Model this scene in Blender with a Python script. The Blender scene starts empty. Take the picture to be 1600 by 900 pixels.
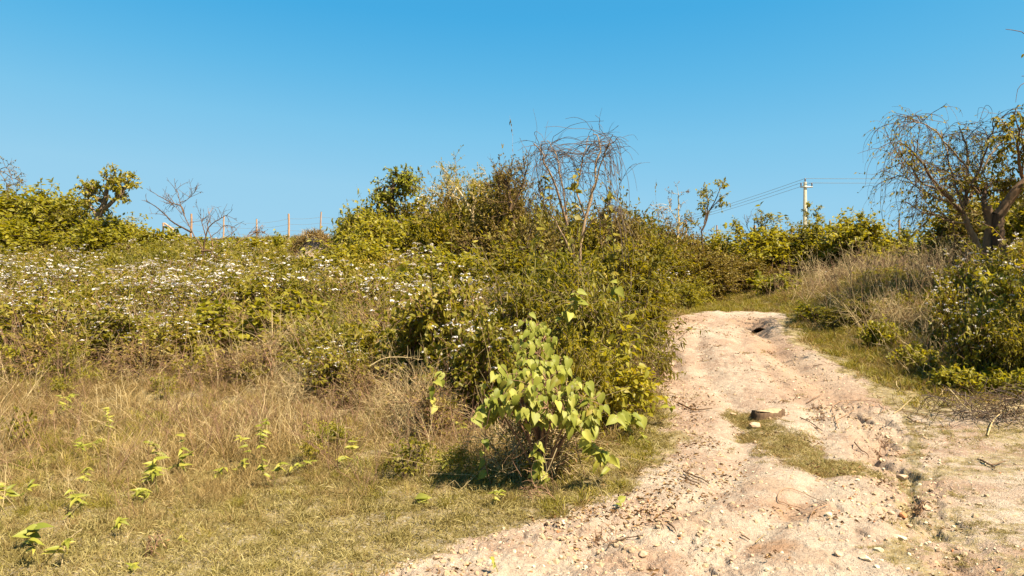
import bpy, math, random
import numpy as np
from mathutils import Vector, Matrix
R = math.radians
scene = bpy.context.scene
COL = scene.collection
rng = np.random.default_rng(7)
random.seed(7)

# ------------------------------------------------------------------ camera, world, sun, exposure
LENS = 26.0
CAMZ = 1.6
cd = bpy.data.cameras.new('camera'); cam = bpy.data.objects.new('camera', cd); COL.objects.link(cam)
cd.lens = LENS; cd.sensor_width = 36; cd.clip_start = 0.05; cd.clip_end = 4000
cam.location = (0, 0, CAMZ); cam.rotation_euler = (R(90), 0, 0)
scene.camera = cam
SUN_EL, SUN_AZ = 54.0, 124.0     # azimuth clockwise from +Y (the viewing direction): sun high on the right, a little behind
wd = bpy.data.worlds.new('World'); scene.world = wd; wd.use_nodes = True
nt = wd.node_tree; nt.nodes.clear()
wo = nt.nodes.new('ShaderNodeOutputWorld'); bg = nt.nodes.new('ShaderNodeBackground')
sk = nt.nodes.new('ShaderNodeTexSky'); sk.sky_type = 'NISHITA'; sk.sun_disc = False
sk.sun_elevation = R(SUN_EL); sk.sun_rotation = R(SUN_AZ)
sk.altitude = 0; sk.air_density = 1.35; sk.dust_density = 0.25; sk.ozone_density = 3.0
# colour grade of the daylight sky: its own brightness gradient, drawn in the cyan blues of the photograph
EXPO = 1.7; SKY = 0.05
def _lin(c): return tuple((v / 255 / 12.92 if v / 255 <= .04045 else ((v / 255 + .055) / 1.055) ** 2.4) for v in c)
sp = nt.nodes.new('ShaderNodeSeparateColor'); nt.links.new(sk.outputs[0], sp.inputs[0])
mr = nt.nodes.new('ShaderNodeMapRange'); mr.inputs[1].default_value = 1.5; mr.inputs[2].default_value = 8.5; nt.links.new(sp.outputs[1], mr.inputs[0])
cr = nt.nodes.new('ShaderNodeValToRGB'); nt.links.new(mr.outputs[0], cr.inputs[0]); ce = cr.color_ramp.elements
for i, (g, c) in enumerate([(1.5, (44, 142, 206)), (2.9, (72, 172, 227)), (3.5, (98, 185, 232)), (4.3, (126, 198, 236)), (5.6, (152, 208, 238)), (8.4, (168, 214, 238))]):
    e = ce[i] if i < 2 else ce.new(.99)
    e.position = (g - 1.5) / 7.0; e.color = (*_lin(c), 1)
gm = nt.nodes.new('ShaderNodeVectorMath'); gm.operation = 'SCALE'; gm.inputs['Scale'].default_value = 1 / (2 ** EXPO * SKY)
bg.inputs['Strength'].default_value = SKY
nt.links.new(cr.outputs[0], gm.inputs[0])
nt.links.new(gm.outputs[0], bg.inputs[0]); nt.links.new(bg.outputs[0], wo.inputs[0])
sl = bpy.data.lights.new('sun', 'SUN'); so = bpy.data.objects.new('sun', sl); COL.objects.link(so)
sl.energy = 5.0; sl.angle = R(0.53); sl.color = (1.0, 0.91, 0.75)
sd = Vector((math.sin(R(SUN_AZ)) * math.cos(R(SUN_EL)), math.cos(R(SUN_AZ)) * math.cos(R(SUN_EL)), math.sin(R(SUN_EL))))
so.rotation_euler = sd.to_track_quat('Z', 'Y').to_euler()
scene.view_settings.view_transform = 'Standard'; scene.view_settings.look = 'None'
scene.view_settings.exposure = EXPO; scene.view_settings.gamma = 1.0
scene.render.engine = 'CYCLES'
scene.cycles.max_bounces = 6; scene.cycles.transparent_max_bounces = 4
scene.render.resolution_x = 1024; scene.render.resolution_y = 576

F0 = 1600 * LENS / 36.0
def P(px, py, Y):                       # a point seen at photo pixel (px, py), Y metres ahead
    return np.array([(px - 800) * Y / F0, Y, CAMZ - (py - 450) * Y / F0])

# ------------------------------------------------------------------ noise + terrain
def _hash(ix, iy, s):
    n = (ix.astype(np.int64) * 374761393 + iy.astype(np.int64) * 668265263 + s * 974634777) & 0x7fffffff
    n = ((n ^ (n >> 13)) * 1274126177) & 0x7fffffff
    return ((n ^ (n >> 16)) & 0xffff) / 65535.0
def vnoise(x, y, s=0):
    x = np.asarray(x, float); y = np.asarray(y, float)
    ix = np.floor(x); iy = np.floor(y); fx = x - ix; fy = y - iy
    fx = fx * fx * (3 - 2 * fx); fy = fy * fy * (3 - 2 * fy)
    a = _hash(ix, iy, s); b = _hash(ix + 1, iy, s); c = _hash(ix, iy + 1, s); d = _hash(ix + 1, iy + 1, s)
    return (a * (1 - fx) + b * fx) * (1 - fy) + (c * (1 - fx) + d * fx) * fy * 1.0
def fbm(x, y, s=0, o=4, g=0.5):
    t = 0; a = 1; n = 0
    for i in range(o):
        t = t + a * (vnoise(x, y, s + i * 17) - 0.5); n += a; a *= g; x = x * 2.03 + 3.1; y = y * 2.03 + 7.7
    return t / n * 2
def sstep(a, b, v):
    t = np.clip((v - a) / (b - a), 0, 1); return t * t * (3 - 2 * t)
_ys = np.linspace(-60, 900, 9601)
def prof(ys, zs, sm=9):
    z = np.interp(_ys, ys, zs); k = np.hanning(sm * 2 + 3); k /= k.sum()
    zp = np.pad(z, (sm + 1, sm + 1), mode='edge'); z = np.convolve(zp, k, mode='valid'); return lambda y: np.interp(y, _ys, z)
PL = prof([-60, 5, 7.5, 10, 14, 17, 26, 32, 36, 60, 900], [0, 0, .08, .36, .75, 1.0, 2.3, 3.55, 3.85, 3.6, 2.0], 14)
PM = prof([-60, 7.5, 10.5, 13, 16.2, 17.2, 19, 26, 32, 60, 900], [0, 0, .236, .475, .97, 1.0, .98, 1.45, 2.0, 2.5, 2.0], 7)
PR = prof([-60, 8, 10, 12, 16, 20, 26, 40, 60, 900], [0, .04, .28, .75, 1.65, 1.9, 2.1, 2.4, 2.5, 2.0], 12)
_EY = [0, 4.2, 4.86, 5.28, 5.96, 7.4, 8.8, 10.5, 13, 15.5, 17, 18.2, 19.2]
_EL = [-3.5, -.75, -.1, .46, 1.03, 1.53, 1.87, 1.9, 2.35, 3.3, 3.97, 4.7, 5.6]
_ER = [2.3, 2.35, 2.55, 2.8, 3.3, 4.1, 4.75, 4.95, 5.15, 5.7, 6.25, 6.3, 6.2]
def edgeL(y): return np.interp(y, _EY, _EL)
def edgeR(y): return np.interp(y, _EY, _ER)
def polydist(x, y, pts):
    d = np.full(np.shape(x), 1e9); tt = np.zeros(np.shape(x)); n = len(pts) - 1
    for i in range(n):
        ax, ay = pts[i][:2]; bx, by = pts[i + 1][:2]
        vx, vy = bx - ax, by - ay; L = vx * vx + vy * vy
        t = np.clip(((x - ax) * vx + (y - ay) * vy) / L, 0, 1)
        dd = np.hypot(x - ax - t * vx, y - ay - t * vy)
        m = dd < d; d = np.where(m, dd, d); tt = np.where(m, (i + t) / n, tt)
    return d, tt
GUL1 = [(5.25, 16.0), (4.95, 15.0), (4.85, 14.0), (4.5, 12.6), (4.45, 11.6), (4.35, 10.6), (4.1, 9.8)]
GUL2 = [(4.1, 9.2), (4.05, 8.4), (3.95, 7.9), (3.6, 7.2), (3.45, 6.5), (3.2, 6.0), (3.0, 5.5), (2.75, 4.9), (2.6, 4.3), (2.5, 3.6)]
GUL3 = [(2.6, 14.3), (2.75, 13.2), (2.6, 12.2), (2.55, 11.0)]
def base_h(x, y):
    xl, xr = edgeL(y), edgeR(y)
    far = sstep(17, 24, y)
    wl = sstep(0.2 - far * 0.0, 3.2 + 3.0 * far, xl - x)
    wr = sstep(0.1, 2.6 + 2.5 * far, x - xr)
    # beyond the crest the middle dip spans between the two banks
    h = PM(y); h = h + (PL(y) - PM(y)) * wl + (PR(y) - PM(y)) * wr
    return h
def terr(x, y, fine=True):
    x = np.asarray(x, float); y = np.asarray(y, float)
    h = base_h(x, y)
    amp = 0.05 + 0.12 * sstep(8, 24, y)
    h = h + fbm(x * .45, y * .45, 3, 3) * amp
    wx = x + fbm(x * 1.7, y * 1.7, 41, 2) * .14; wy = y + fbm(x * 1.7, y * 1.7, 57, 2) * .14
    d1, t1 = polydist(wx, wy, GUL1)
    h = h - .18 * np.exp(-(d1 / (.24)) ** 2) * (1 - .6 * t1) * sstep(17.4, 16, y)
    h = h - .10 * np.exp(-(((wx - 5.25) / .2) ** 2 + ((wy - 15.7) / .16) ** 2))
    d2, t2 = polydist(wx, wy, GUL2)
    gm_ = .45 + .9 * vnoise(x * 2.3, y * 2.3, 91)
    dj = d2 + .09 * fbm(x * 7, y * 7, 92, 3)
    h = h - .075 * sstep(.10, .03, dj) * gm_ * sstep(.35, .55, vnoise(x * 1.7, y * 1.7, 95)) * (1 - .5 * sstep(5.5, 4.5, y)) - .03 * sstep(.26, .20, dj + .06 * fbm(x * 4, y * 4, 94, 2)) - .03 * np.exp(-(d2 / .5) ** 2)
    rn = fbm(x * 1.2, y * .6, 88, 2) * .12
    for ro in (.30, .62):
        rx = edgeL(y) + (edgeR(y) - edgeL(y)) * ro + rn; h = h - .05 * np.exp(-((x - rx) / .15) ** 2) * sstep(16.5, 14, y)
    d3, t3 = polydist(wx, wy, GUL3)
    h = h - .09 * np.exp(-(d3 / .14) ** 2)
    # rounded shoulders and the two humps of the worn mound
    h = h + .16 * np.exp(-(((x - 3.7) / .8) ** 2 + ((y - 13.0) / 2.2) ** 2)) + .12 * np.exp(-(((x - 5.0) / .5) ** 2 + ((y - 12.6) / 1.6) ** 2))
    b = bare(x, y)
    # small clods and hoof marks, stronger where the soil is trampled
    tr = .5 + .35 * sstep(8, 11, y) + 1.0 * np.exp(-(((x - .4) / 1.1) ** 2 + ((y - 4.6) / 1.2) ** 2)) + .9 * np.exp(-(d2 / .5) ** 2) + .5 * sstep(.9, 0, x - edgeL(y)) * sstep(7, 10, y)
    if fine:
        n1 = fbm(x * 5.5, y * 4.2, 5, 4, .6); n2 = np.abs(fbm(x * 11, y * 8, 77, 3, .6))
        h = h + b * tr * (.028 * n1 + .024 * n2) + (1 - b) * .02 * n1
        r = vnoise(x * 14, y * 10, 123); h = h - b * tr * .026 * sstep(.80, .93, r)
    return h
def bare(x, y):
    xl, xr = edgeL(y), edgeR(y)
    n = fbm(x * 1.8, y * 1.8, 11, 4, .6) * .42
    inside = sstep(-.12, .2, x - xl + n * .9) * sstep(-.1, .22, xr - x + n * .8) * sstep(18.6, 17.4, y + n)
    # grass island between the ruts
    di, ti = polydist(x, y, [(2.7, 8.6), (2.75, 7.8), (2.78, 7.0), (2.85, 6.5)])
    isl = sstep(.34, .16, di + n * .6) * .85
    inside = inside * (1 - .92 * isl)
    # worn ground with thin grass right of the gully
    wr = sstep(.1, -.05, xr - x) * sstep(2.6, 1.2, x - xr) * sstep(9.6, 8.2, y)
    patch = sstep(.30, .80, vnoise(x * 1.1 + 3, y * 2.0, 33) * .45 + vnoise(x * 5, y * 6, 35) * .3 + vnoise(x * 15, y * 15, 36) * .25)
    inside = np.maximum(inside, wr * (.40 + .55 * patch))
    # bare foot of the left bank
    return np.clip(inside, 0, 1)
def H(x, y): return float(terr(np.array([x]), np.array([y]), False)[0])

# ------------------------------------------------------------------ materials
def newmat(name):
    m = bpy.data.materials.new(name); m.use_nodes = True; t = m.node_tree; t.nodes.clear(); return m, t
def ramp(t, stops, fac=None, tone=(.93, .87, .66)):
    stops = [(p, tuple(v * k for v, k in zip(c, tone))) for p, c in stops]
    r = t.nodes.new('ShaderNodeValToRGB'); e = r.color_ramp.elements
    while len(e) > 1: e.remove(e[-1])
    e[0].position = stops[0][0]; e[0].color = (*stops[0][1], 1)
    for p, c in stops[1:]:
        k = e.new(p); k.color = (*c, 1)
    if fac is not None: t.links.new(fac, r.inputs[0])
    return r
def math_n(t, op, a, b=None, clamp=False):
    n = t.nodes.new('ShaderNodeMath'); n.operation = op; n.use_clamp = clamp
    for i, v in enumerate((a, b)):
        if v is None: continue
        if isinstance(v, (int, float)): n.inputs[i].default_value = v
        else: t.links.new(v, n.inputs[i])
    return n.outputs[0]
def leafmat(name, stops, transl=.35, rough=.5, spec=.3, spread=.8, inst=.35, patch=.0, pscale=.3, tcol=(1.25, 1.15, .35), sharp=True):
    m, t = newmat(name)
    at = t.nodes.new('ShaderNodeAttribute'); at.attribute_name = 'rnd'
    oi = t.nodes.new('ShaderNodeObjectInfo')
    f = math_n(t, 'MULTIPLY', at.outputs['Fac'], spread)
    f = math_n(t, 'ADD', f, math_n(t, 'MULTIPLY', oi.outputs['Random'], inst))
    if patch:
        no = t.nodes.new('ShaderNodeTexNoise'); no.inputs['Scale'].default_value = pscale; no.inputs['Detail'].default_value = 2
        t.links.new(oi.outputs['Location'], no.inputs['Vector'])
        f = math_n(t, 'ADD', f, math_n(t, 'MULTIPLY', math_n(t, 'SUBTRACT', no.outputs['Fac'], .5), patch))
    f = math_n(t, 'ADD', f, 0, True)
    r = ramp(t, stops, f)
    pb = t.nodes.new('ShaderNodeBsdfPrincipled'); pb.inputs['Roughness'].default_value = rough
    pb.inputs['Specular IOR Level'].default_value = spec
    t.links.new(r.outputs[0], pb.inputs['Base Color'])
    tr = t.nodes.new('ShaderNodeBsdfTranslucent')
    mx = t.nodes.new('ShaderNodeMix'); mx.data_type = 'RGBA'; mx.blend_type = 'MULTIPLY'; mx.inputs['Factor'].default_value = 1
    t.links.new(r.outputs[0], mx.inputs['A']); mx.inputs['B'].default_value = (*tcol, 1)
    t.links.new(mx.outputs['Result'], tr.inputs['Color'])
    ms = t.nodes.new('ShaderNodeMixShader'); ms.inputs[0].default_value = transl
    out = t.nodes.new('ShaderNodeOutputMaterial')
    t.links.new(pb.outputs[0], ms.inputs[1]); t.links.new(tr.outputs[0], ms.inputs[2]); t.links.new(ms.outputs[0], out.inputs[0])
    return m
def barkmat(name, c1, c2, scale=30, rough=.85):
    m, t = newmat(name)
    tc = t.nodes.new('ShaderNodeTexCoord'); no = t.nodes.new('ShaderNodeTexNoise'); no.inputs['Scale'].default_value = scale
    no.inputs['Detail'].default_value = 5; mp = t.nodes.new('ShaderNodeMapping'); mp.inputs['Scale'].default_value = (1, 1, .25)
    t.links.new(tc.outputs['Object'], mp.inputs[0]); t.links.new(mp.outputs[0], no.inputs['Vector'])
    at = t.nodes.new('ShaderNodeAttribute'); at.attribute_name = 'rnd'
    f = math_n(t, 'ADD', math_n(t, 'MULTIPLY', no.outputs['Fac'], .7), math_n(t, 'MULTIPLY', at.outputs['Fac'], .3))
    r = ramp(t, [(.3, c1), (.7, c2)], f)
    pb = t.nodes.new('ShaderNodeBsdfPrincipled'); pb.inputs['Roughness'].default_value = rough; pb.inputs['Specular IOR Level'].default_value = .2
    t.links.new(r.outputs[0], pb.inputs['Base Color'])
    bp = t.nodes.new('ShaderNodeBump'); bp.inputs['Strength'].default_value = .5; bp.inputs['Distance'].default_value = .01
    t.links.new(no.outputs['Fac'], bp.inputs['Height']); t.links.new(bp.outputs[0], pb.inputs['Normal'])
    out = t.nodes.new('ShaderNodeOutputMaterial'); t.links.new(pb.outputs[0], out.inputs[0]); return m
M = {}
M['vine'] = leafmat('heart_leaf_green', [(0, (.11, .135, .018)), (.4, (.23, .25, .045)), (.8, (.35, .355, .085)), (1, (.48, .42, .11))], .40, .5, .18, .35, .65)
M['olive'] = leafmat('olive_leaf', [(0, (.085, .08, .010)), (.35, (.17, .155, .017)), (.7, (.28, .24, .03)), (.92, (.29, .235, .04)), (1, (.42, .29, .10))], .5, .5, .25, .7, .3)
M['green'] = leafmat('yellow_green_leaf', [(0, (.12, .12, .012)), (.35, (.22, .21, .02)), (.75, (.34, .305, .038)), (1, (.40, .31, .06))], .48, .5, .25, .7, .3)
M['bright'] = leafmat('bright_green_leaf', [(0, (.17, .18, .025)), (.5, (.29, .30, .05)), (1, (.46, .40, .10))], .42, .45, .2, .7, .3)
M['brown'] = leafmat('dry_brown_olive_leaf', [(0, (.09, .065, .016)), (.4, (.17, .13, .03)), (.75, (.27, .205, .05)), (1, (.38, .27, .10))], .3, .6, .2, .7, .3)
M['weed'] = leafmat('weed_leaf', [(0, (.10, .095, .012)), (.3, (.19, .175, .02)), (.62, (.30, .255, .035)), (.85, (.38, .29, .07)), (1, (.40, .25, .12))], .46, .5, .25, .6, .3, .7, .35)
M['drygrass'] = leafmat('dry_grass', [(0, (.12, .075, .03)), (.3, (.23, .155, .065)), (.6, (.35, .25, .12)), (.85, (.49, .38, .22)), (1, (.58, .47, .31))], .3, .6, .2, .55, .35, .5, .5, (1.1, 1.0, .7))
M['shortgrass'] = leafmat('short_grass', [(0, (.12, .09, .03)), (.3, (.22, .175, .06)), (.6, (.32, .265, .12)), (.85, (.43, .37, .20)), (1, (.52, .45, .30))], .3, .6, .2, .6, .3, .7, .6, (1.1, 1.0, .6))
M['greengrass'] = leafmat('green_grass', [(0, (.11, .10, .012)), (.5, (.24, .21, .03)), (.8, (.34, .27, .055)), (1, (.46, .36, .13))], .35, .55, .25, .6, .35, .4, .5, (1.2, 1.1, .4))
M['flower'] = leafmat('white_flower', [(0, (.34, .27, .24)), (.35, (.58, .54, .60)), (1, (.78, .78, 1.0))], .3, .7, .1, .8, .2, 0, 1, (1, 1, 1))
M['litter'] = leafmat('dead_leaf', [(0, (.07, .035, .015)), (.5, (.20, .11, .05)), (1, (.40, .27, .15))], .15, .7, .2, .9, .1, 0, 1, (1, .9, .7))
M['bark'] = barkmat('grey_brown_bark', (.09, .06, .045), (.28, .20, .15))
M['darkbark'] = barkmat('dark_bark', (.05, .03, .02), (.17, .105, .07))
M['palebark'] = barkmat('pale_dry_stem', (.26, .19, .11), (.56, .44, .28))
M['twig'] = barkmat('reddish_twig', (.13, .07, .05), (.34, .21, .15))
M['whipbark'] = barkmat('grey_whip_bark', (.055, .04, .038), (.15, .11, .10))
M['stembark'] = barkmat('pinkish_stem_bark', (.20, .13, .09), (.40, .29, .21))
M['post'] = barkmat('weathered_reddish_post', (.26, .15, .11), (.50, .34, .26))
M['greenstem'] = barkmat('green_stem', (.13, .13, .03), (.26, .22, .08))
def simple(name, col, rough=.7, metal=0, nz=0.15, scale=8):
    m, t = newmat(name); no = t.nodes.new('ShaderNodeTexNoise'); no.inputs['Scale'].default_value = scale; no.inputs['Detail'].default_value = 4
    tc = t.nodes.new('ShaderNodeTexCoord'); t.links.new(tc.outputs['Object'], no.inputs['Vector'])
    r = ramp(t, [(.3, tuple(c * (1 - nz) for c in col)), (.7, tuple(min(1, c * (1 + nz)) for c in col))], no.outputs['Fac'])
    pb = t.nodes.new('ShaderNodeBsdfPrincipled'); pb.inputs['Roughness'].default_value = rough; pb.inputs['Metallic'].default_value = metal
    t.links.new(r.outputs[0], pb.inputs['Base Color'])
    out = t.nodes.new('ShaderNodeOutputMaterial'); t.links.new(pb.outputs[0], out.inputs[0]); return m
M['concrete'] = simple('pale_concrete', (.50, .46, .42), .8)
M['steel'] = simple('galvanised_steel', (.35, .35, .36), .5, .6)
M['wire'] = simple('dull_wire', (.30, .29, .30), .5, .5)
M['powerwire'] = simple('power_line', (.12, .13, .15), .6, .2)
M['insul'] = simple('brown_porcelain', (.10, .05, .03), .3)
M['cutwood'] = simple('cut_wood_face', (.36, .26, .18), .8, 0, .3, 20)
M['redstone'] = simple('orange_red_brick_fragment', (.42, .17, .075), .85, 0, .25, 30)
M['palestone'] = simple('pale_stone', (.55, .47, .38), .85, 0, .25, 25)
M['pinkstone'] = simple('pinkish_stone', (.42, .29, .22), .85, 0, .3, 25)

def groundmat():
    m, t = newmat('soil_and_turf')
    L = t.links.new
    geo = t.nodes.new('ShaderNodeNewGeometry'); pos = geo.outputs['Position']
    def noise(scale, detail=4, rough=.55, vec=pos, dist=0):
        n = t.nodes.new('ShaderNodeTexNoise'); n.inputs['Scale'].default_value = scale; n.inputs['Detail'].default_value = detail
        n.inputs['Roughness'].default_value = rough; n.inputs['Distortion'].default_value = dist; L(vec, n.inputs['Vector']); return n.outputs['Fac']
    def mix(f, a, b, mode='MIX'):
        n = t.nodes.new('ShaderNodeMix'); n.data_type = 'RGBA'; n.blend_type = mode
        for s, v in (('Factor', f), ('A', a), ('B', b)):
            if isinstance(v, (int, float)): n.inputs[s].default_value = v
            elif isinstance(v, tuple): n.inputs[s].default_value = (v[0] * .66, v[1] * .69, v[2] * .71, 1)
            else: L(v, n.inputs[s])
        return n.outputs['Result']
    def attr(nm):
        a = t.nodes.new('ShaderNodeAttribute'); a.attribute_name = nm; return a.outputs['Fac']
    def step(v, a, b):
        n = t.nodes.new('ShaderNodeMapRange'); n.interpolation_type = 'SMOOTHSTEP'
        n.inputs[1].default_value = a; n.inputs[2].default_value = b; L(v, n.inputs[0]); return n.outputs[0]
    big = noise(.9, 5, .6); mid = noise(6, 5, .65); sm = noise(45, 4, .7); grit = noise(160, 2, .6)
    soil = ramp(t, [(.30, (.30, .17, .105)), (.43, (.41, .265, .175)), (.54, (.52, .385, .27)), (.72, (.58, .46, .33))], math_n(t, 'ADD', math_n(t, 'MULTIPLY', big, .6), math_n(t, 'MULTIPLY', mid, .4)), (.70, .71, .71))
    soil = mix(math_n(t, 'MULTIPLY', step(sm, .53, .70), .8), soil.outputs[0], (.64, .54, .42))
    soil = mix(math_n(t, 'MULTIPLY', step(noise(11, 6, .75), .54, .70), .6), soil, (.42, .27, .175))            # pale grit
    soil = mix(math_n(t, 'MULTIPLY', step(grit, .57, .66), .75), soil, (.22, .13, .08))   # dark crumbs
    soil = mix(math_n(t, 'MULTIPLY', attr('red'), step(mid, .25, .6)), soil, (.42, .235, .13))
    vo = t.nodes.new('ShaderNodeTexVoronoi'); vo.inputs['Scale'].default_value = 26; L(pos, vo.inputs['Vector'])
    speck = math_n(t, 'MULTIPLY', step(vo.outputs['Distance'], .20, .12), step(noise(4, 3), .45, .62))
    soil = mix(math_n(t, 'MULTIPLY', speck, .7), soil, (.20, .115, .07))
    soil = mix(math_n(t, 'MULTIPLY', step(noise(3.2, 7, .8, dist=.4), .52, .66), math_n(t, 'ADD', math_n(t, 'MULTIPLY', attr('upper'), .8), .06)), soil, (.33, .20, .13))
    turf = ramp(t, [(.3, (.13, .095, .055)), (.5, (.24, .185, .11)), (.7, (.36, .29, .19))], mid)
    turf = mix(step(sm, .5, .7), turf.outputs[0], (.46, .38, .28))
    b = attr('bare')
    bb = step(math_n(t, 'ADD', b, math_n(t, 'MULTIPLY', math_n(t, 'SUBTRACT', noise(16, 6, .8), .5), 1.5)), .36, .64)
    col = mix(bb, turf, soil)
    pb = t.nodes.new('ShaderNodeBsdfPrincipled'); pb.inputs['Roughness'].default_value = .95; pb.inputs['Specular IOR Level'].default_value = .1
    L(col, pb.inputs['Base Color'])
    bh = math_n(t, 'ADD', math_n(t, 'MULTIPLY', sm, .6), math_n(t, 'ADD', math_n(t, 'MULTIPLY', grit, .25), math_n(t, 'MULTIPLY', noise(18, 4, .7), .9)))
    bp = t.nodes.new('ShaderNodeBump'); bp.inputs['Strength'].default_value = .9; bp.inputs['Distance'].default_value = .04
    L(bh, bp.inputs['Height']); L(bp.outputs[0], pb.inputs['Normal'])
    out = t.nodes.new('ShaderNodeOutputMaterial'); L(pb.outputs[0], out.inputs[0]); return m
M['ground'] = groundmat()

# ------------------------------------------------------------------ mesh building
class MB:
    def __init__(s): s.V = []; s.L = []; s.C = []; s.R = []; s.n = 0
    def add(s, V, F, rnd=None):
        """V (n,3); F (m,k) indices; rnd per vertex"""
        V = np.asarray(V, np.float32).reshape(-1, 3); F = np.asarray(F)
        s.V.append(V); s.L.append((F + s.n).ravel()); s.C.append(np.full(len(F), F.shape[1]))
        s.R.append(np.full(len(V), .5, np.float32) if rnd is None else np.asarray(rnd, np.float32)); s.n += len(V)
    def mesh(s, name, mat, smooth=False, attrs=None):
        me = bpy.data.meshes.new(name)
        if not s.V: return me
        V = np.concatenate(s.V); L = np.concatenate(s.L).astype(np.int32); C = np.concatenate(s.C).astype(np.int32)
        me.vertices.add(len(V)); me.vertices.foreach_set('co', V.ravel())
        me.loops.add(len(L)); me.loops.foreach_set('vertex_index', L)
        me.polygons.add(len(C)); st = np.zeros(len(C), np.int32); st[1:] = np.cumsum(C)[:-1]
        me.polygons.foreach_set('loop_start', st); me.polygons.foreach_set('loop_total', C)
        if smooth: me.polygons.foreach_set('use_smooth', np.ones(len(C), bool))
        a = me.attributes.new('rnd', 'FLOAT', 'POINT'); a.data.foreach_set('value', np.concatenate(s.R))
        me.materials.append(mat); me.update(calc_edges=True); return me
    def tris(s): return sum(int((c - 2).sum()) for c in s.C)
def unit(v): return v / np.maximum(np.linalg.norm(v, axis=-1, keepdims=True), 1e-9)
def tubes(mb, paths, radii, sides=4, rg=rng):
    """paths (n,k,3), radii (n,k) -> open tapered tubes, closed at the tip"""
    paths = np.asarray(paths, float); radii = np.asarray(radii, float)
    if paths.ndim == 2: paths = paths[None]
    radii = np.atleast_2d(radii)
    n, k, _ = paths.shape
    if radii.shape != (n, k): radii = np.broadcast_to(radii, (n, k))
    d = np.gradient(paths, axis=1); d = unit(d)
    ref = np.where(np.abs(d[..., 2:3]) > .9, np.array([1., 0, 0]), np.array([0, 0, 1.]))
    ref = np.where((np.abs(d[:, :1, 2:3]) > .9), np.array([1., 0.02, 0]), np.array([0.02, 0, 1.])) + 0 * ref
    u = unit(np.cross(d, ref)); v = np.cross(d, u)
    a = np.arange(sides) * 2 * np.pi / sides
    ring = paths[:, :, None] + radii[:, :, None, None] * (np.cos(a)[None, None, :, None] * u[:, :, None] + np.sin(a)[None, None, :, None] * v[:, :, None])
    i = np.arange(n)[:, None, None]; j = np.arange(k - 1)[None, :, None]; s = np.arange(sides)[None, None, :]
    b = i * k * sides + j * sides; s2 = (s + 1) % sides
    F = np.stack([b + s, b + s2, b + sides + s2, b + sides + s], -1).reshape(-1, 4)
    rr = np.repeat(rg.random(n), k * sides)
    mb.add(ring.reshape(-1, 3), F, rr)
def spline(pts, k=12):
    pts = np.asarray(pts, float); n = len(pts)
    if n < 3: return pts[0] + (pts[-1] - pts[0]) * np.linspace(0, 1, k)[:, None]
    P0 = np.vstack([2 * pts[0] - pts[1], pts, 2 * pts[-1] - pts[-2]])
    ts = np.linspace(0, n - 1 - 1e-6, k); out = []
    for t in ts:
        i = int(t); f = t - i; a, b, c, d = P0[i], P0[i + 1], P0[i + 2], P0[i + 3]
        out.append(.5 * ((2 * b) + (c - a) * f + (2 * a - 5 * b + 4 * c - d) * f * f + (3 * b - a - 3 * c + d) * f ** 3))
    return np.array(out)
def grow(start, dirs, length, k, droop=0., wander=.2, rg=rng):
    n = len(start); p = np.zeros((n, k, 3)); p[:, 0] = start; d = unit(np.asarray(dirs, float))
    st = (np.broadcast_to(length, (n,)) / (k - 1))[:, None]; dr = np.broadcast_to(droop, (n,))[:, None]
    cw = rg.normal(0, 1, (n, 3)) * wander * .5
    for i in range(1, k):
        p[:, i] = p[:, i - 1] + d * st
        d = unit(d + np.array([0, 0, -1.]) * dr + cw + rg.normal(0, 1, (n, 3)) * wander)
    return p
def onpath(paths, t):
    """sample paths (n,k,3) at t (n,) or (n,q)"""
    n, k, _ = paths.shape; t = np.clip(t, 0, .999) * (k - 1); i = t.astype(int); f = (t - i)[..., None]
    I = np.arange(n)[:, None] if t.ndim == 2 else np.arange(n)
    a = paths[I, i]; b = paths[I, i + 1]; return a + (b - a) * f, unit(b - a)
# leaf templates: x along, y across, z up; length 1
def T_dia(w=.45, fold=.12, bend=.12): return np.array([(0, 0, 0), (.42, w / 2, fold), (1, 0, -bend), (.42, -w / 2, fold)]), np.array([(0, 1, 2), (0, 2, 3)])
def T_ova(w=.5, fold=.08, bend=.15):
    return np.array([(0, 0, 0), (.22, w * .42, fold * .7), (.58, w * .45, fold * .3), (1, 0, -bend), (.58, -w * .45, fold * .3), (.22, -w * .42, fold * .7), (.5, 0, -.01)]), \
        np.array([(0, 1, 6), (1, 2, 6), (2, 3, 6), (3, 4, 6), (4, 5, 6), (5, 0, 6)])
def T_blade(w=.03, bend=.25): return np.array([(0, -w / 2, 0), (0, w / 2, 0), (.5, w * .4, .0), (.5, -w * .4, .0), (1, 0, -bend)]), None
def leaves(mb, pos, d, size, T, up=None, rnd=None, rg=rng, upj=.6):
    V, Fc = T; n = len(pos)
    if n == 0: return
    d = unit(d); u0 = np.array([0, 0, 1.]) + rg.normal(0, upj, (n, 3)) if up is None else up
    y = unit(np.cross(u0, d)); z = np.cross(d, y); s = np.broadcast_to(size, (n,))[:, None, None]
    W = pos[:, None] + s * (V[None, :, 0:1] * d[:, None] + V[None, :, 1:2] * y[:, None] + V[None, :, 2:3] * z[:, None])
    rr = np.repeat(rg.random(n) if rnd is None else rnd, len(V))
    off = (np.arange(n) * len(V))[:, None, None]
    mb.add(W.reshape(-1, 3), (Fc[None] + off).reshape(-1, Fc.shape[1]), rr)
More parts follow.
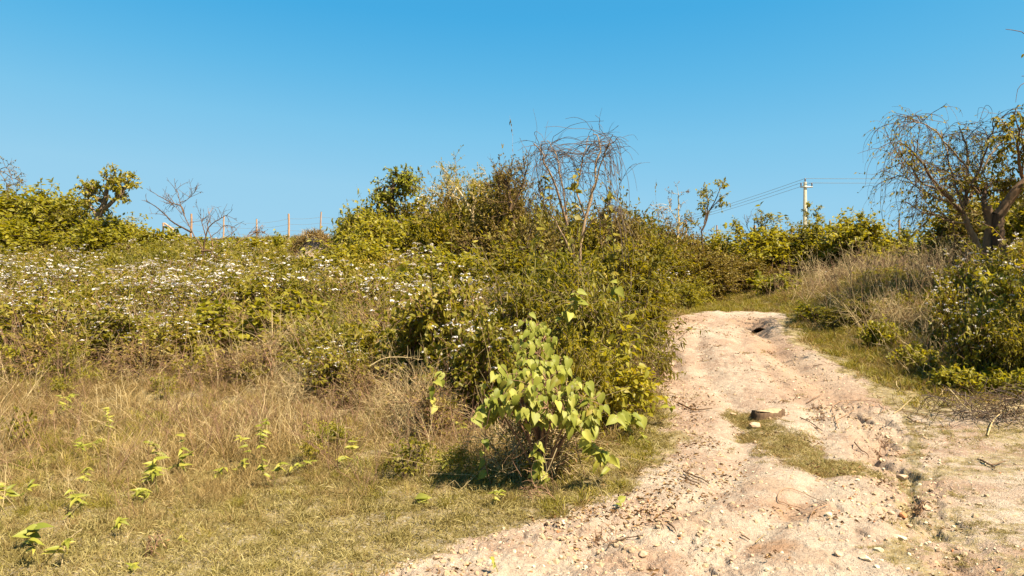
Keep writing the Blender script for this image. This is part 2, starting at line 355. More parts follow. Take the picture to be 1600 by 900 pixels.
def blades(mb, pos, d, length, width, bend, rg=rng, seg=2):
    """grass blades: quads + tip triangle, two bends"""
    n = len(pos); d = unit(d); side = unit(np.cross(d, rg.normal(0, 1, (n, 3)))); l = np.broadcast_to(length, (n,))[:, None]; w = np.broadcast_to(width, (n,))[:, None] / 2
    hz = unit(np.stack([rg.normal(0, 1, n), rg.normal(0, 1, n), np.zeros(n)], -1)); b = np.broadcast_to(bend, (n,))[:, None]
    p1 = pos + d * l * .5 + hz * l * b * .15; p2 = p1 + unit(d + hz * b - np.array([0, 0, .4]) * b) * l * .5
    V = np.stack([pos - side * w, pos + side * w, p1 + side * w * .8, p1 - side * w * .8, p2], 1)
    rr = np.repeat(rg.random(n), 5); o = (np.arange(n) * 5)[:, None]
    mb.add(V.reshape(-1, 3), np.array([[0, 1, 2, 3]]) + o, rr)
    mb.L.append((np.array([[3, 2, 4]]) + o + mb.n - len(V) * 5).ravel()); mb.C.append(np.full(n, 3))
def umbels(mb, c, r, rg=rng, k=9, dome=.35):
    """flat-topped white flower heads: k little six-petal stars each"""
    n = len(c); a = rg.random((n, k)) * 6.283; q = np.sqrt(rg.random((n, k))); rr = np.broadcast_to(r, (n,))[:, None] * q
    p = c[:, None] + np.stack([np.cos(a) * rr, np.sin(a) * rr, -dome * rr * q + rg.normal(0, .003, (n, k))], -1); p = p.reshape(-1, 3)
    m = len(p); s = np.repeat(np.broadcast_to(r, (n,)), k) * rg.uniform(.22, .42, m)
    nrm = unit(np.array([0, 0, 1.]) + rg.normal(0, .45, (m, 3))); x = unit(np.cross(nrm, rg.normal(0, 1, (m, 3)))); y = np.cross(nrm, x)
    ang = np.arange(5) * 2 * np.pi / 5; V = p[:, None] + s[:, None, None] * (np.cos(ang)[None, :, None] * x[:, None] + np.sin(ang)[None, :, None] * y[:, None])
    mb.add(V.reshape(-1, 3), (np.arange(m) * 5)[:, None] + np.arange(5)[None], np.repeat(rg.random(m), 5))

# ------------------------------------------------------------------ objects
def tag(o, label=None, cat=None, group=None, kind=None):
    if label: o['label'] = label
    if cat: o['category'] = cat
    if group: o['group'] = group
    if kind: o['kind'] = kind
    return o
def obj(name, me, parent=None, loc=None, rz=0, sc=None):
    o = bpy.data.objects.new(name, me); COL.objects.link(o)
    if parent: o.parent = parent
    if loc is not None: o.location = loc
    if rz: o.rotation_euler[2] = rz
    if sc is not None: o.scale = sc
    return o
def empty(name, loc, rz=0):
    o = bpy.data.objects.new(name, None); COL.objects.link(o); o.location = loc; o.rotation_euler = (0, 0, rz); o.empty_display_size = .2; return o
def part(name, mb, mat, parent, smooth=False, kind=None):
    if not mb.V: return None
    o = obj(name, mb.mesh(name, mat, smooth), parent)
    if kind: o['kind'] = kind
    return o

# ------------------------------------------------------------------ ground sheet + dirt path, cut from one grid
def build_ground():
    def cat(*a): return np.unique(np.round(np.concatenate(a), 5))
    u = cat(np.linspace(-.16, .62, 300), np.linspace(-.9, -.16, 75), np.linspace(.62, .95, 34), np.array([-6, -4, -3, -2, -1.5, -1.2, -1.05, 1.1, 1.3, 1.6, 2.2, 3, 4, 6]))
    Y = np.concatenate([[-80, -40, -20, -10, -5, -2, 0, 1.2, 2, 2.6, 3.0], np.exp(np.arange(math.log(3.3), math.log(18.5), .0036)), np.exp(np.arange(math.log(18.6), math.log(62), .016)), [70, 85, 110, 150, 220, 350, 600, 1000, 1800, 3000]])
    U, YY = np.meshgrid(u, Y); W = np.maximum(YY, 1.5) + np.maximum(1.5 - YY, 0) * 1.0
    X = U * W; Z = terr(X, YY)
    nr, nc = X.shape; idx = np.arange(nr * nc).reshape(nr, nc)
    F = np.stack([idx[:-1, :-1], idx[:-1, 1:], idx[1:, 1:], idx[1:, :-1]], -1).reshape(-1, 4)
    V = np.stack([X, YY, Z], -1).reshape(-1, 3); B = bare(X, YY).ravel()
    x, y = V[:, 0], V[:, 1]; n = fbm(x * 3, y * 3, 8, 3) * .08
    def spot(px, py, Yy, rx, ry):
        q = P(px, py, Yy); return sstep(1.15, .75, np.hypot((x - q[0]) / rx, (y - Yy) / ry) + n * 2)
    red = np.maximum.reduce([spot(1208, 850, 4.62, .17, .16), spot(1255, 795, 5.35, .28, .24) * .8, spot(1200, 765, 5.9, .22, .25) * .5, spot(1090, 640, 9.5, .35, .6) * .5,
                             spot(1165, 505, 16, .5, .5) * .8, spot(1250, 870, 4.4, .25, .15) * .5, spot(1000, 870, 4.4, .25, .2) * .45, spot(1060, 810, 5.1, .25, .3) * .4, spot(1240, 600, 10.5, .3, 1.0) * .5])
    dg, _ = polydist(x, y, GUL1); red = np.maximum(red, .65 * np.exp(-(dg / .5) ** 2)); dg, _ = polydist(x, y, GUL2); red = np.maximum(red, .5 * np.exp(-(dg / .3) ** 2)); red = np.maximum(red, .55 * sstep(1.0, .2, x - edgeL(y)) * sstep(9, 11, y) * sstep(18, 16, y))
    inside = sstep(-.15, .1, x - edgeL(y) + n * 3) * sstep(-.15, .1, edgeR(y) - x + n * 3) * sstep(18.6, 18, y) * sstep(1.5, 2, y)
    fm = inside[F].mean(1) > .5
    for name, sel in (('ground', ~fm), ('dirt_path', fm)):
        Fs = F[sel]; used = np.unique(Fs); rm = np.zeros(len(V), int); rm[used] = np.arange(len(used))
        mb = MB(); mb.add(V[used], rm[Fs]); me = mb.mesh(name, M['ground'], True)
        upper = np.clip(sstep(7.5, 11, y) + .6 * sstep(1.1, .3, x - edgeL(y)), 0, 1)
        for an, arr in (('bare', B), ('red', red), ('upper', upper)):
            a = me.attributes.new(an, 'FLOAT', 'POINT'); a.data.foreach_set('value', arr[used].astype(np.float32))
        tag(obj(name, me), kind='structure')
build_ground()

# ------------------------------------------------------------------ shrub builder
LT = {'dia': T_dia(), 'ova': T_ova(), 'nar': T_dia(.26, .06, .2), 'tiny': T_dia(.5, .05, .0), 'wide': T_ova(.75, .1, .2)}
def shrub_meshes(seed, w, h, clumps=14, twigs=9, lpt=9, leaf='dia', lsize=.08, mat='green', bark='bark', flowers=0, fr=.035, droop=.1, cr=.24,
                 flat=1.0, hang=0., spiky=.3, lowfill=.5, dead=0, depth=None):
    """a bush about w wide and h tall rooted at the origin -> list of (part name, mesh)"""
    rg = np.random.default_rng(seed); depth = depth or w
    a = rg.random(clumps) * 6.283; q = rg.random(clumps) ** .6; zz = rg.uniform(lowfill * .15 + .12, 1, clumps)
    wid = np.sqrt(np.clip(1 - ((zz - .38) / .78) ** 2, .08, 1)) * rg.uniform(.7, 1.1, clumps)
    C = np.stack([np.cos(a) * q * wid * w * .40, np.sin(a) * q * wid * depth * .40, zz * h * .84], -1)
    C[:, 2] *= 1 - .22 * q * flat
    rad = cr * min(w, h * 1.3) * rg.uniform(.7, 1.3, clumps)
    st = MB(); fo = MB(); fl = MB()
    base = np.stack([rg.normal(0, .05 * w, clumps), rg.normal(0, .05 * depth, clumps), np.full(clumps, -.08)], -1)
    t = np.linspace(0, 1, 6)[None, :, None]
    mid = base + (C - base) * np.array([.35, .35, .62]) + rg.normal(0, .05 * h, (clumps, 3))
    pa = base[:, None] * (1 - t) ** 2 + 2 * mid[:, None] * t * (1 - t) + C[:, None] * t * t
    pa[:, 1:-1] += rg.normal(0, .012 * h, (clumps, 4, 3))
    r0 = (.006 + .0065 * h) * rg.uniform(.7, 1.3, (clumps, 1)); tubes(st, pa, r0 * np.linspace(1, .4, 6)[None], 4, rg)
    n = clumps * twigs; ci = np.repeat(np.arange(clumps), twigs)
    s, sdir = onpath(pa[ci], rg.uniform(.55, 1, n))
    dirs = unit(rg.normal(0, 1, (n, 3)) + np.array([0, 0, .45 - hang]) + .5 * sdir + unit(C[ci] * np.array([1, 1, .3])) * .5)
    ln = rad[ci] * rg.uniform(.8, 1.7, n) * (1 + spiky * (rg.random(n) > .85))
    tp = grow(s, dirs, ln, 5, droop, .16, rg)
    tubes(st, tp, (.0022 + .001 * h) * np.linspace(1, .35, 5)[None].repeat(n, 0), 3, rg)
    live = np.ones(n, bool)
    if dead: live = rg.random(n) > dead
    tl = tp[live]; m = len(tl)
    tt = rg.uniform(.12, 1.0, (m, lpt)); p, d = onpath(tl, tt); p = p.reshape(-1, 3); d = d.reshape(-1, 3)
    ld = unit(d * .5 + rg.normal(0, .75, p.shape) + np.array([0, 0, -.12 - hang]))
    leaves(fo, p, ld, lsize * rg.uniform(.55, 1.3, len(p)), LT[leaf], rg=rg, rnd=np.clip(np.repeat(rg.random(m), lpt) * .45 + rg.random(len(p)) * .55, 0, 1))
    A = np.concatenate(fo.V); sx = w / 2 / max(.05, (np.percentile(np.abs(A[:, 0]), 95))); sy = depth / 2 / max(.05, np.percentile(np.abs(A[:, 1]), 95)); sz = h / np.percentile(A[:, 2], 98)
    K = np.array([min(1.6, sx), min(1.6, sy), sz], np.float32); s3 = float(np.mean(K))
    if flowers:
        e = tp[:, -1]; e = e[np.argsort(-e[:, 2] + rg.normal(0, .25 * h, n))[:max(1, int(n * flowers))]]
        umbels(fl, e + np.array([0, 0, .02]), fr * rg.uniform(.4, 1.15, len(e)), rg)
    for b_ in (st, fo, fl): b_.V = [v * K for v in b_.V]
    out = [('stem', st.mesh('stem', M[bark])), ('foliage', fo.mesh('foliage', M[mat]))]
    if fl.V: out.append(('flower', fl.mesh('flower', M['flower'])))
    return out
def joined(name, parts):
    """all parts of a plant in one mesh (variants of the uncountable weeds)"""
    ms = [p[1] for p in parts]; mats = []; V = []; L = []; C = []; MI = []; RR = []; n = 0
    for me in ms:
        v = np.empty(len(me.vertices) * 3, np.float32); me.vertices.foreach_get('co', v); V.append(v)
        l = np.empty(len(me.loops), np.int32); me.loops.foreach_get('vertex_index', l); L.append(l + n)
        c = np.empty(len(me.polygons), np.int32); me.polygons.foreach_get('loop_total', c); C.append(c); MI.append(np.full(len(c), len(mats), np.int32))
        r = np.empty(len(me.vertices), np.float32); me.attributes['rnd'].data.foreach_get('value', r); RR.append(r)
        n += len(me.vertices); mats.append(me.materials[0])
    V = np.concatenate(V); L = np.concatenate(L); C = np.concatenate(C); MI = np.concatenate(MI); RR = np.concatenate(RR)
    me = bpy.data.meshes.new(name); me.vertices.add(n); me.vertices.foreach_set('co', V); me.loops.add(len(L)); me.loops.foreach_set('vertex_index', L)
    me.polygons.add(len(C)); s = np.zeros(len(C), np.int32); s[1:] = np.cumsum(C)[:-1]
    me.polygons.foreach_set('loop_start', s); me.polygons.foreach_set('loop_total', C); me.polygons.foreach_set('material_index', MI)
    a = me.attributes.new('rnd', 'FLOAT', 'POINT'); a.data.foreach_set('value', RR)
    for m in mats: me.materials.append(m)
    me.update(calc_edges=True); return me

# ------------------------------------------------------------------ scatter of what nobody could count (geometry nodes)
def scatter(name, meshes, pts, rot, scl, idx, label, cat):
    col = bpy.data.collections.new(name + '_sources')
    for i, me in enumerate(meshes): col.objects.link(bpy.data.objects.new('%s_source_%02d' % (name, i), me))
    me = bpy.data.meshes.new(name); me.vertices.add(len(pts)); me.vertices.foreach_set('co', np.asarray(pts, np.float32).ravel())
    a = me.attributes.new('rot', 'FLOAT_VECTOR', 'POINT'); a.data.foreach_set('vector', np.asarray(rot, np.float32).ravel())
    a = me.attributes.new('scl', 'FLOAT', 'POINT'); a.data.foreach_set('value', np.asarray(scl, np.float32))
    a = me.attributes.new('idx', 'INT', 'POINT'); a.data.foreach_set('value', np.asarray(idx, np.int32))
    o = tag(obj(name, me), label, cat, kind='stuff')
    g = bpy.data.node_groups.new(name, 'GeometryNodeTree')
    g.interface.new_socket('Geometry', in_out='INPUT', socket_type='NodeSocketGeometry'); g.interface.new_socket('Geometry', in_out='OUTPUT', socket_type='NodeSocketGeometry')
    gi = g.nodes.new('NodeGroupInput'); go = g.nodes.new('NodeGroupOutput'); ip = g.nodes.new('GeometryNodeInstanceOnPoints'); cn = g.nodes.new('GeometryNodeCollectionInfo')
    cn.inputs['Collection'].default_value = col; cn.inputs['Separate Children'].default_value = True; cn.inputs['Reset Children'].default_value = True
    ip.inputs['Pick Instance'].default_value = True
    def na(nm, ty):
        n = g.nodes.new('GeometryNodeInputNamedAttribute'); n.data_type = ty; n.inputs['Name'].default_value = nm; return n.outputs[0]
    g.links.new(gi.outputs[0], ip.inputs['Points']); g.links.new(cn.outputs[0], ip.inputs['Instance'])
    g.links.new(na('idx', 'INT'), ip.inputs['Instance Index']); g.links.new(na('rot', 'FLOAT_VECTOR'), ip.inputs['Rotation']); g.links.new(na('scl', 'FLOAT'), ip.inputs['Scale'])
    g.links.new(ip.outputs[0], go.inputs[0])
    md = o.modifiers.new('scatter', 'NODES'); md.node_group = g
    return o
def field(n, ylo, yhi, ulo, uhi, dens, rg, power=1.0):
    """n random points in the wedge in front of the camera, thinned by dens(x, y) in 0..1; even per square metre when power = 2"""
    y = (ylo ** power + rg.random(n) * (yhi ** power - ylo ** power)) ** (1 / power); x = rg.uniform(ulo, uhi, n) * y
    k = rg.random(n) < dens(x, y); x, y = x[k], y[k]
    return np.stack([x, y, terr(x, y, False)], -1)
def spin(n, rg, tilt=.15): return np.stack([rg.normal(0, tilt, n), rg.normal(0, tilt, n), rg.random(n) * 6.283], -1)
def lpath(x, y): return edgeL(y) - x                                     # metres left of the path's left edge
def rpath(x, y): return x - edgeR(y)

# grass tufts
def tuft(seed, n, h, spread, w=.006, lean=.5, bend=.6):
    rg = np.random.default_rng(seed); mb = MB(); a = rg.random(n) * 6.283; q = rg.random(n) ** .7 * spread
    p = np.stack([np.cos(a) * q, np.sin(a) * q, np.full(n, -.01)], -1)
    d = np.array([0, 0, 1.]) + rg.normal(0, lean, (n, 3)) * np.array([1, 1, .2]) + np.stack([np.cos(a), np.sin(a), 0 * a], -1) * .25
    blades(mb, p, d, h * rg.uniform(.35, 1.15, n), w * rg.uniform(.6, 1.4, n), bend * rg.uniform(.3, 1.6, n), rg)
    return mb
def litter_mb(seed, n, spread):
    rg = np.random.default_rng(seed); mb = MB(); p = np.stack([rg.normal(0, spread, n), rg.normal(0, spread, n), rg.uniform(.003, .03, n)], -1)
    leaves(mb, p, rg.normal(0, 1, (n, 3)) * np.array([1, 1, .25]), rg.uniform(.02, .055, n), T_dia(.4, .15, .2), rg=rg); return mb
def stalks(seed, n, h, spread):
    rg = np.random.default_rng(seed); mb = MB()
    p = np.stack([rg.normal(0, spread, n), rg.normal(0, spread, n), np.full(n, -.02)], -1)
    d = np.array([0, 0, 1.]) + rg.normal(0, .38, (n, 3)) * np.array([1, 1, .1])
    pa = grow(p, d, h * rg.uniform(.5, 1.2, n), 6, .02, .09, rg); tubes(mb, pa, .0028 * np.linspace(1, .4, 6)[None].repeat(n, 0), 3, rg)
    m = n * 4; s, sd_ = onpath(np.repeat(pa, 4, 0), rg.uniform(.35, .95, m)); q = grow(s, sd_ + rg.normal(0, .7, (m, 3)), h * rg.uniform(.1, .35, m), 4, .02, .15, rg)
    tubes(mb, q, .0016 * np.linspace(1, .4, 4)[None].repeat(m, 0), 3, rg); return mb
rg = np.random.default_rng(21)
short = [tuft(100 + i, 60, .085, .11, .0045, .9, 1.2).mesh('t', M['shortgrass']) for i in range(5)]
midg = [tuft(110 + i, 55, .27, .12, .0045, .6, .9).mesh('t', M['drygrass']) for i in range(5)]
midg += [tuft(120 + i, 50, .22, .12, .006, .6, .9).mesh('t', M['greengrass']) for i in range(2)]
ggr = [tuft(130 + i, 60, .20, .13, .008, .6, .9).mesh('t', M['greengrass']) for i in range(3)] + [tuft(135, 60, .22, .13, .007, .6, .9).mesh('t', M['drygrass'])]
def jn(mbm, k=1): return mbm.mesh('t', M['drygrass'])

# short turf: beside the path, on its grass island, right of the gully
def d_short(x, y):
    b = bare(x, y); n = vnoise(x * 1.3, y * 1.3, 61) * .6 + vnoise(x * 4, y * 4, 62) * .4
    isl, _ = polydist(x, y, [(2.7, 8.6), (2.75, 7.8), (2.78, 7.0), (2.85, 6.5)])
    dn = np.maximum((1 - b) ** 1.3, (b < .85) * .45) * np.where(rpath(x, y) > 0, .15 + 1.3 * sstep(.42, .62, n), 1)
    return dn * np.where((lpath(x, y) > 1.2) & (y > 7.5), .4, 1) + .035 * b * (n > .55)
p = field(46000, 3.6, 22, -.9, .9, d_short, rg, 1.45)
scatter('short_grass', short, p, spin(len(p), rg), rg.uniform(.5, 1.1, len(p)) * (1 + .03 * p[:, 1]) * np.where(p[:, 0] > edgeL(p[:, 1]), .55, 1), rg.integers(0, 5, len(p)), 'short dry grass beside and between the ruts of the dirt path', 'grass')
# knee-high dry grass over the left foreground
def d_dry(x, y):
    l = lpath(x, y); edge = sstep(4.2, 5.6, y + .9 * fbm(x * 1.2, y * 1.2, 71, 3) + .35 * np.minimum(x + .5, 0) * -1 * 0 + np.clip(-x - 2.2, 0, 2) * .6)
    n = vnoise(x * .9, y * .9, 72)
    return edge * sstep(.15, .9, l) * (.35 + .65 * n) * np.where(y > 14, .5, 1) + sstep(.3, 1.2, rpath(x, y)) * sstep(9.3, 10.5, y) * .5
p = field(34000, 3.9, 24, -.95, .85, d_dry, rg, 1.5)
sc_ = rg.uniform(.45, 1.1, len(p)) * (.42 + .68 * sstep(4.6, 7.6, p[:, 1])) * (.7 + .6 * vnoise(p[:, 0] * .8, p[:, 1] * .8, 75))
gi_ = np.where(fbm(p[:, 0] * .8, p[:, 1] * .8, 76, 3) + rg.normal(0, .25, len(p)) > .24, rg.integers(5, 7, len(p)), rg.integers(0, 5, len(p)))
scatter('dry_grass', midg, p, spin(len(p), rg, .2), sc_, gi_, 'knee high tangled dry grass covering the left foreground slope', 'grass')
isl_ = field(9000, 5.8, 9.2, .2, .65, lambda x, y: (polydist(x, y, [(2.7, 8.6), (2.75, 7.8), (2.78, 7.0), (2.85, 6.5)])[0] + .3 * fbm(x * 1.8, y * 1.8, 11, 4, .6) + .18 * fbm(x * 6, y * 6, 12, 3) < .05 + .3 * _hash(np.floor(x * 997), np.floor(y * 991), 5)) * .75, rg, 1.5)
islm = [tuft(140 + i, 60, .07, .10, .004, .9, 1.2).mesh('t', M['drygrass' if i == 1 else 'shortgrass']) for i in range(3)]
scatter('grass_patch', islm, isl_, spin(len(isl_), rg), rg.uniform(.5, 1.1, len(isl_)), rg.integers(0, 3, len(isl_)), 'matted dry olive grass patch between the ruts just below the tree stump', 'grass')
# greener grass: on the flat behind the crest and on the right verge
def d_gg(x, y):
    n = vnoise(x * .7, y * .7, 81)
    a = sstep(17.3, 18.2, y) * sstep(29, 26, y) * (x > 1) * (.5 + .5 * n)
    b = sstep(.0, .5, rpath(x, y)) * sstep(8.8, 10, y) * (.4 + .6 * n)
    c = sstep(.5, .05, lpath(x, y)) * sstep(0, .1, lpath(x, y)) * .5 * (y > 5.2)
    return np.maximum.reduce([a, b, c])
p = field(26000, 4.5, 30, -.2, .85, d_gg, rg, 1.6)
scatter('green_grass', ggr, p, spin(len(p), rg, .2), rg.uniform(.6, 1.25, len(p)) * (1 - .35 * (p[:, 1] < 9)), rg.integers(0, 4, len(p)), 'yellow green grass on the right verge and the flat beyond the crest', 'grass')
# dry stalks and dead stems standing through the grass
stk = [stalks(150 + i, 7, .6, .08).mesh('t', M['palebark' if i % 2 else 'twig']) for i in range(6)]
def d_st(x, y): return sstep(4.8, 7, y) * sstep(.3, 1.2, lpath(x, y)) * (.1 + .9 * vnoise(x * .8, y * .8, 95)) + .6 * sstep(.6, 1.5, rpath(x, y)) * sstep(9.5, 10.5, y) * (y < 22)
p = field(6000, 4.6, 26, -.9, .8, d_st, rg, 1.5)
scatter('dry_stalks', stk, p, spin(len(p), rg, .3), rg.uniform(.35, 1.25, len(p)) * (1 + .6 * sstep(8.5, 11, p[:, 1])), rg.integers(0, 6, len(p)), 'thin dry stalks standing up through the grass and weeds', 'dry stalks')
# litter and pebbles on the path
lit = [litter_mb(160 + i, 26, .12).mesh('t', M['litter']) for i in range(4)]
def d_lit(x, y):
    l = -lpath(x, y); return (sstep(.0, .1, l) * sstep(.9, .1, l) * .7 + .14 * (rpath(x, y) < .4) * (l > 0) + .5 * sstep(.5, 0, -l) * (l < 0)) * vnoise(x * 2, y * 2, 97)
p = field(3600, 3.7, 17, -.25, .7, d_lit, rg, 1.5)
scatter('leaf_litter', lit, p, spin(len(p), rg, .1), rg.uniform(.5, 1.1, len(p)), rg.integers(0, 4, len(p)), 'dead brown leaves and crumbs lying along the edges of the path', 'litter')
def rock(seed, sx, sy, sz, mat, sub=2):
    import bmesh
    r = random.Random(seed); bm = bmesh.new(); bmesh.ops.create_icosphere(bm, subdivisions=sub, radius=1)
    pl = [(Vector((r.gauss(0, 1), r.gauss(0, 1), r.gauss(0, 1))).normalized(), r.uniform(.55, .9)) for _ in range(9)]
    for v in bm.verts:
        c = v.co.copy()
        for nn, dd in pl:
            k = c.dot(nn)
            if k > dd: c -= nn * (k - dd)
        v.co = Vector((c.x * sx, c.y * sy, c.z * sz))
    me = bpy.data.meshes.new('stone'); bm.to_mesh(me); bm.free(); me.materials.append(M[mat]); return me
peb = [rock(i, .012, .010, .007, ['palestone', 'pinkstone', 'palestone', 'redstone', 'pinkstone'][i], 1) for i in range(5)]
def d_peb(x, y):
    d2, _ = polydist(x, y, GUL2); return bare(x, y) * (.12 + .5 * np.exp(-(d2 / .45) ** 2) + .5 * np.exp(-((x - .3) / .9) ** 2) * (y < 5.5)) * (.3 + vnoise(x * 3, y * 3, 98))
p = field(24000, 3.7, 15, -.25, .75, d_peb, rg, 1.5)
p[:, 2] = terr(p[:, 0], p[:, 1]) + .002
scatter('pebbles', peb, p, spin(len(p), rg, .4), rg.uniform(.3, 1.0, len(p)) ** 1.7 * 1.8, rg.choice(5, len(p), p=[.34, .28, .2, .04, .14]), 'small pale pebbles and soil crumbs strewn over the dirt path', 'pebbles')

M['clod'] = simple('dry_soil_clod', (.33, .235, .17), .95, 0, .3, 40)
cl = [rock(40 + i, .020, .016, .011, 'clod', 1) for i in range(4)]
def d_clod(x, y):
    d1_, _ = polydist(x, y, GUL1); d2, _ = polydist(x, y, GUL2); l = -lpath(x, y)
    return bare(x, y) * np.clip(.10 + .8 * np.exp(-(d2 / .4) ** 2) + .5 * np.exp(-(d1_ / .5) ** 2) + .7 * sstep(1.0, .1, l) + .6 * np.exp(-((x - .5) / .9) ** 2) * (y < 5.5), 0, 1) * sstep(.25, .7, vnoise(x * 3, y * 3, 99))
p = field(30000, 3.7, 17, -.25, .75, d_clod, rg, 1.4); p[:, 2] = terr(p[:, 0], p[:, 1])
scatter('soil_clods', cl, p, spin(len(p), rg, .5), rg.uniform(.3, 1.0, len(p)) ** 1.6 * 1.7, rg.integers(0, 4, len(p)), 'crumbled dry soil clods along the ruts and edges of the path', 'soil')

# leafy and flowering weeds on the slopes
wv = []
for i in range(6): wv.append(joined('w', shrub_meshes(200 + i, .9, .85, 9, 9, 9, 'nar' if i % 2 else 'dia', .066, 'weed', 'greenstem', 0, droop=.12, cr=.2, hang=.25)))
for i in range(5): wv.append(joined('w', shrub_meshes(210 + i, .9, .95, 8, 9, 8, 'nar', .07, 'weed', 'twig', .18, .045, droop=.12, cr=.2, hang=.4, flat=.3)))
for i in range(4): wv.append(joined('w', shrub_meshes(220 + i, .9, .6, 9, 8, 11, 'dia', .055, 'green', 'greenstem', 0, droop=.05, cr=.22)))
for i in range(3): wv.append(joined('w', shrub_meshes(230 + i, .8, .75, 8, 11, 3, 'dia', .045, 'brown', 'twig', 0, droop=.1, cr=.26, spiky=1)))
for i in range(2): wv.append(joined('w', shrub_meshes(240 + i, .9, .9, 7, 7, 6, 'ova', .07, 'weed', 'bark', 0, droop=.12, cr=.2, hang=.9, lowfill=.9)))
def clear_bank(p): return p[~((np.abs(p[:, 0] / p[:, 1] + .272) < .030) & (p[:, 1] > 20.5) & (p[:, 1] < 28))]
def d_fl(x, y):
    n = fbm(x * .5, y * .5, 301, 3)
    e = y + 1.6 * fbm(x * .7, y * .7, 302, 3) - .0 * x
    return sstep(9.4, 12.6, e + 1.2 * fbm(x * 1.5, y * 1.5, 309, 2)) * sstep(24, 21, e) * sstep(.8, 2.0, lpath(x, y)) * (.45 + .55 * (n > -.15))
p = clear_bank(field(5200, 9, 24, -.9, .3, d_fl, rg, 1.7))
fz = fbm(p[:, 0] * .45, p[:, 1] * .45, 303, 3) * 1.6 + .2 * sstep(-2, -7, p[:, 0]) - .25 * sstep(17, 22, p[:, 1])
ix = np.where((fz + rg.normal(0, .22, len(p)) > .16) & (p[:, 1] < 22), rg.integers(6, 11, len(p)), np.where(rg.random(len(p)) < .6, rg.integers(0, 6, len(p)), rg.integers(11, 15, len(p))))
fr_ = (p[:, 1] < 12.8 + 1.5 * fbm(p[:, 0], p[:, 1], 311, 2)) & (rg.random(len(p)) < .55); ix = np.where(fr_, rg.integers(15, 20, len(p)), ix)
bz = (p[:, 0] > -5.2) & (p[:, 0] < -.8) & (p[:, 1] < 13.5) & (rg.random(len(p)) < .55); ix = np.where(bz, rg.integers(15, 18, len(p)), ix)
scatter('flowering_weeds', wv, p, spin(len(p), rg, .14), rg.uniform(.45, 1.25, len(p)) * (.6 + .6 * vnoise(p[:, 0] * .6, p[:, 1] * .6, 310)) * (.38 + .62 * sstep(9.8, 15, p[:, 1] + 1.5 * fbm(p[:, 0] * .8, p[:, 1] * .8, 312, 2))), ix, 'waist high yellow green weeds with white flower heads on the left slope', 'weeds')
def d_up(x, y): return sstep(20, 22, y + 1.5 * fbm(x * .5, y * .5, 305, 2)) * sstep(36, 33.5, y) * sstep(1.0, 3, lpath(x, y)) * (.55 + .45 * vnoise(x * .5, y * .5, 306))
p = field(4200, 19.5, 36, -.85, .25, d_up, rg, 2.0)
p = clear_bank(p)
ix = np.where(rg.random(len(p)) < .62, rg.integers(11, 15, len(p)), np.where(rg.random(len(p)) < .2, rg.integers(6, 11, len(p)), rg.integers(0, 6, len(p))))
scatter('ridge_weeds', wv, p, spin(len(p), rg, .1), rg.uniform(.6, 1.15, len(p)) * (1 - .68 * sstep(25, 32, p[:, 1])), ix, 'yellow green weeds covering the ridge below the fence', 'weeds')
def d_rt(x, y):
    a = sstep(.9, 2.2, rpath(x, y)) * sstep(10.2, 11.5, y) * sstep(24, 21, y) * (.25 + .75 * vnoise(x * .8, y * .8, 307))
    return a * .8 + .8 * sstep(26, 28, y) * (y < 36)
p = field(2600, 9.5, 36, .05, .85, d_rt, rg, 1.7)
ix = np.where(rg.random(len(p)) < .5, rg.integers(11, 15, len(p)), np.where(rg.random(len(p)) < .35, rg.integers(6, 11, len(p)), rg.integers(0, 6, len(p))))
scatter('bank_weeds', wv, p, spin(len(p), rg, .1), rg.uniform(.35, .95, len(p)) * (.42 + .58 * (p[:, 1] > 24)), ix, 'mixed low weeds growing over the right bank', 'weeds')
# knee-high weeds between the centre bushes and thin greenery inside the dry grass
def d_ce(x, y):
    return np.maximum(sstep(.35, .9, lpath(x, y)) * sstep(9.2, 10.2, y) * (x > -3.5) * (y < 20) * .9, .06 * sstep(5.2, 6.5, y) * (lpath(x, y) > .8) * (vnoise(x * .8, y * .8, 308) > .4))
p = field(4200, 4.8, 20, -.8, .35, d_ce, rg, 1.6)
ix = np.where(rg.random(len(p)) < .5, rg.integers(11, 15, len(p)), rg.integers(0, 6, len(p))); ix = np.where(rg.random(len(p)) < np.where(p[:, 1] < 13.5, .5, .25), rg.integers(15, 20, len(p)), ix)
scatter('low_weeds', wv, p, spin(len(p), rg, .1), np.where(p[:, 1] < 9.2, rg.uniform(.18, .42, len(p)), rg.uniform(.4, .9, len(p))), ix, 'low green weeds growing between the centre bushes and the dry grass', 'weeds')

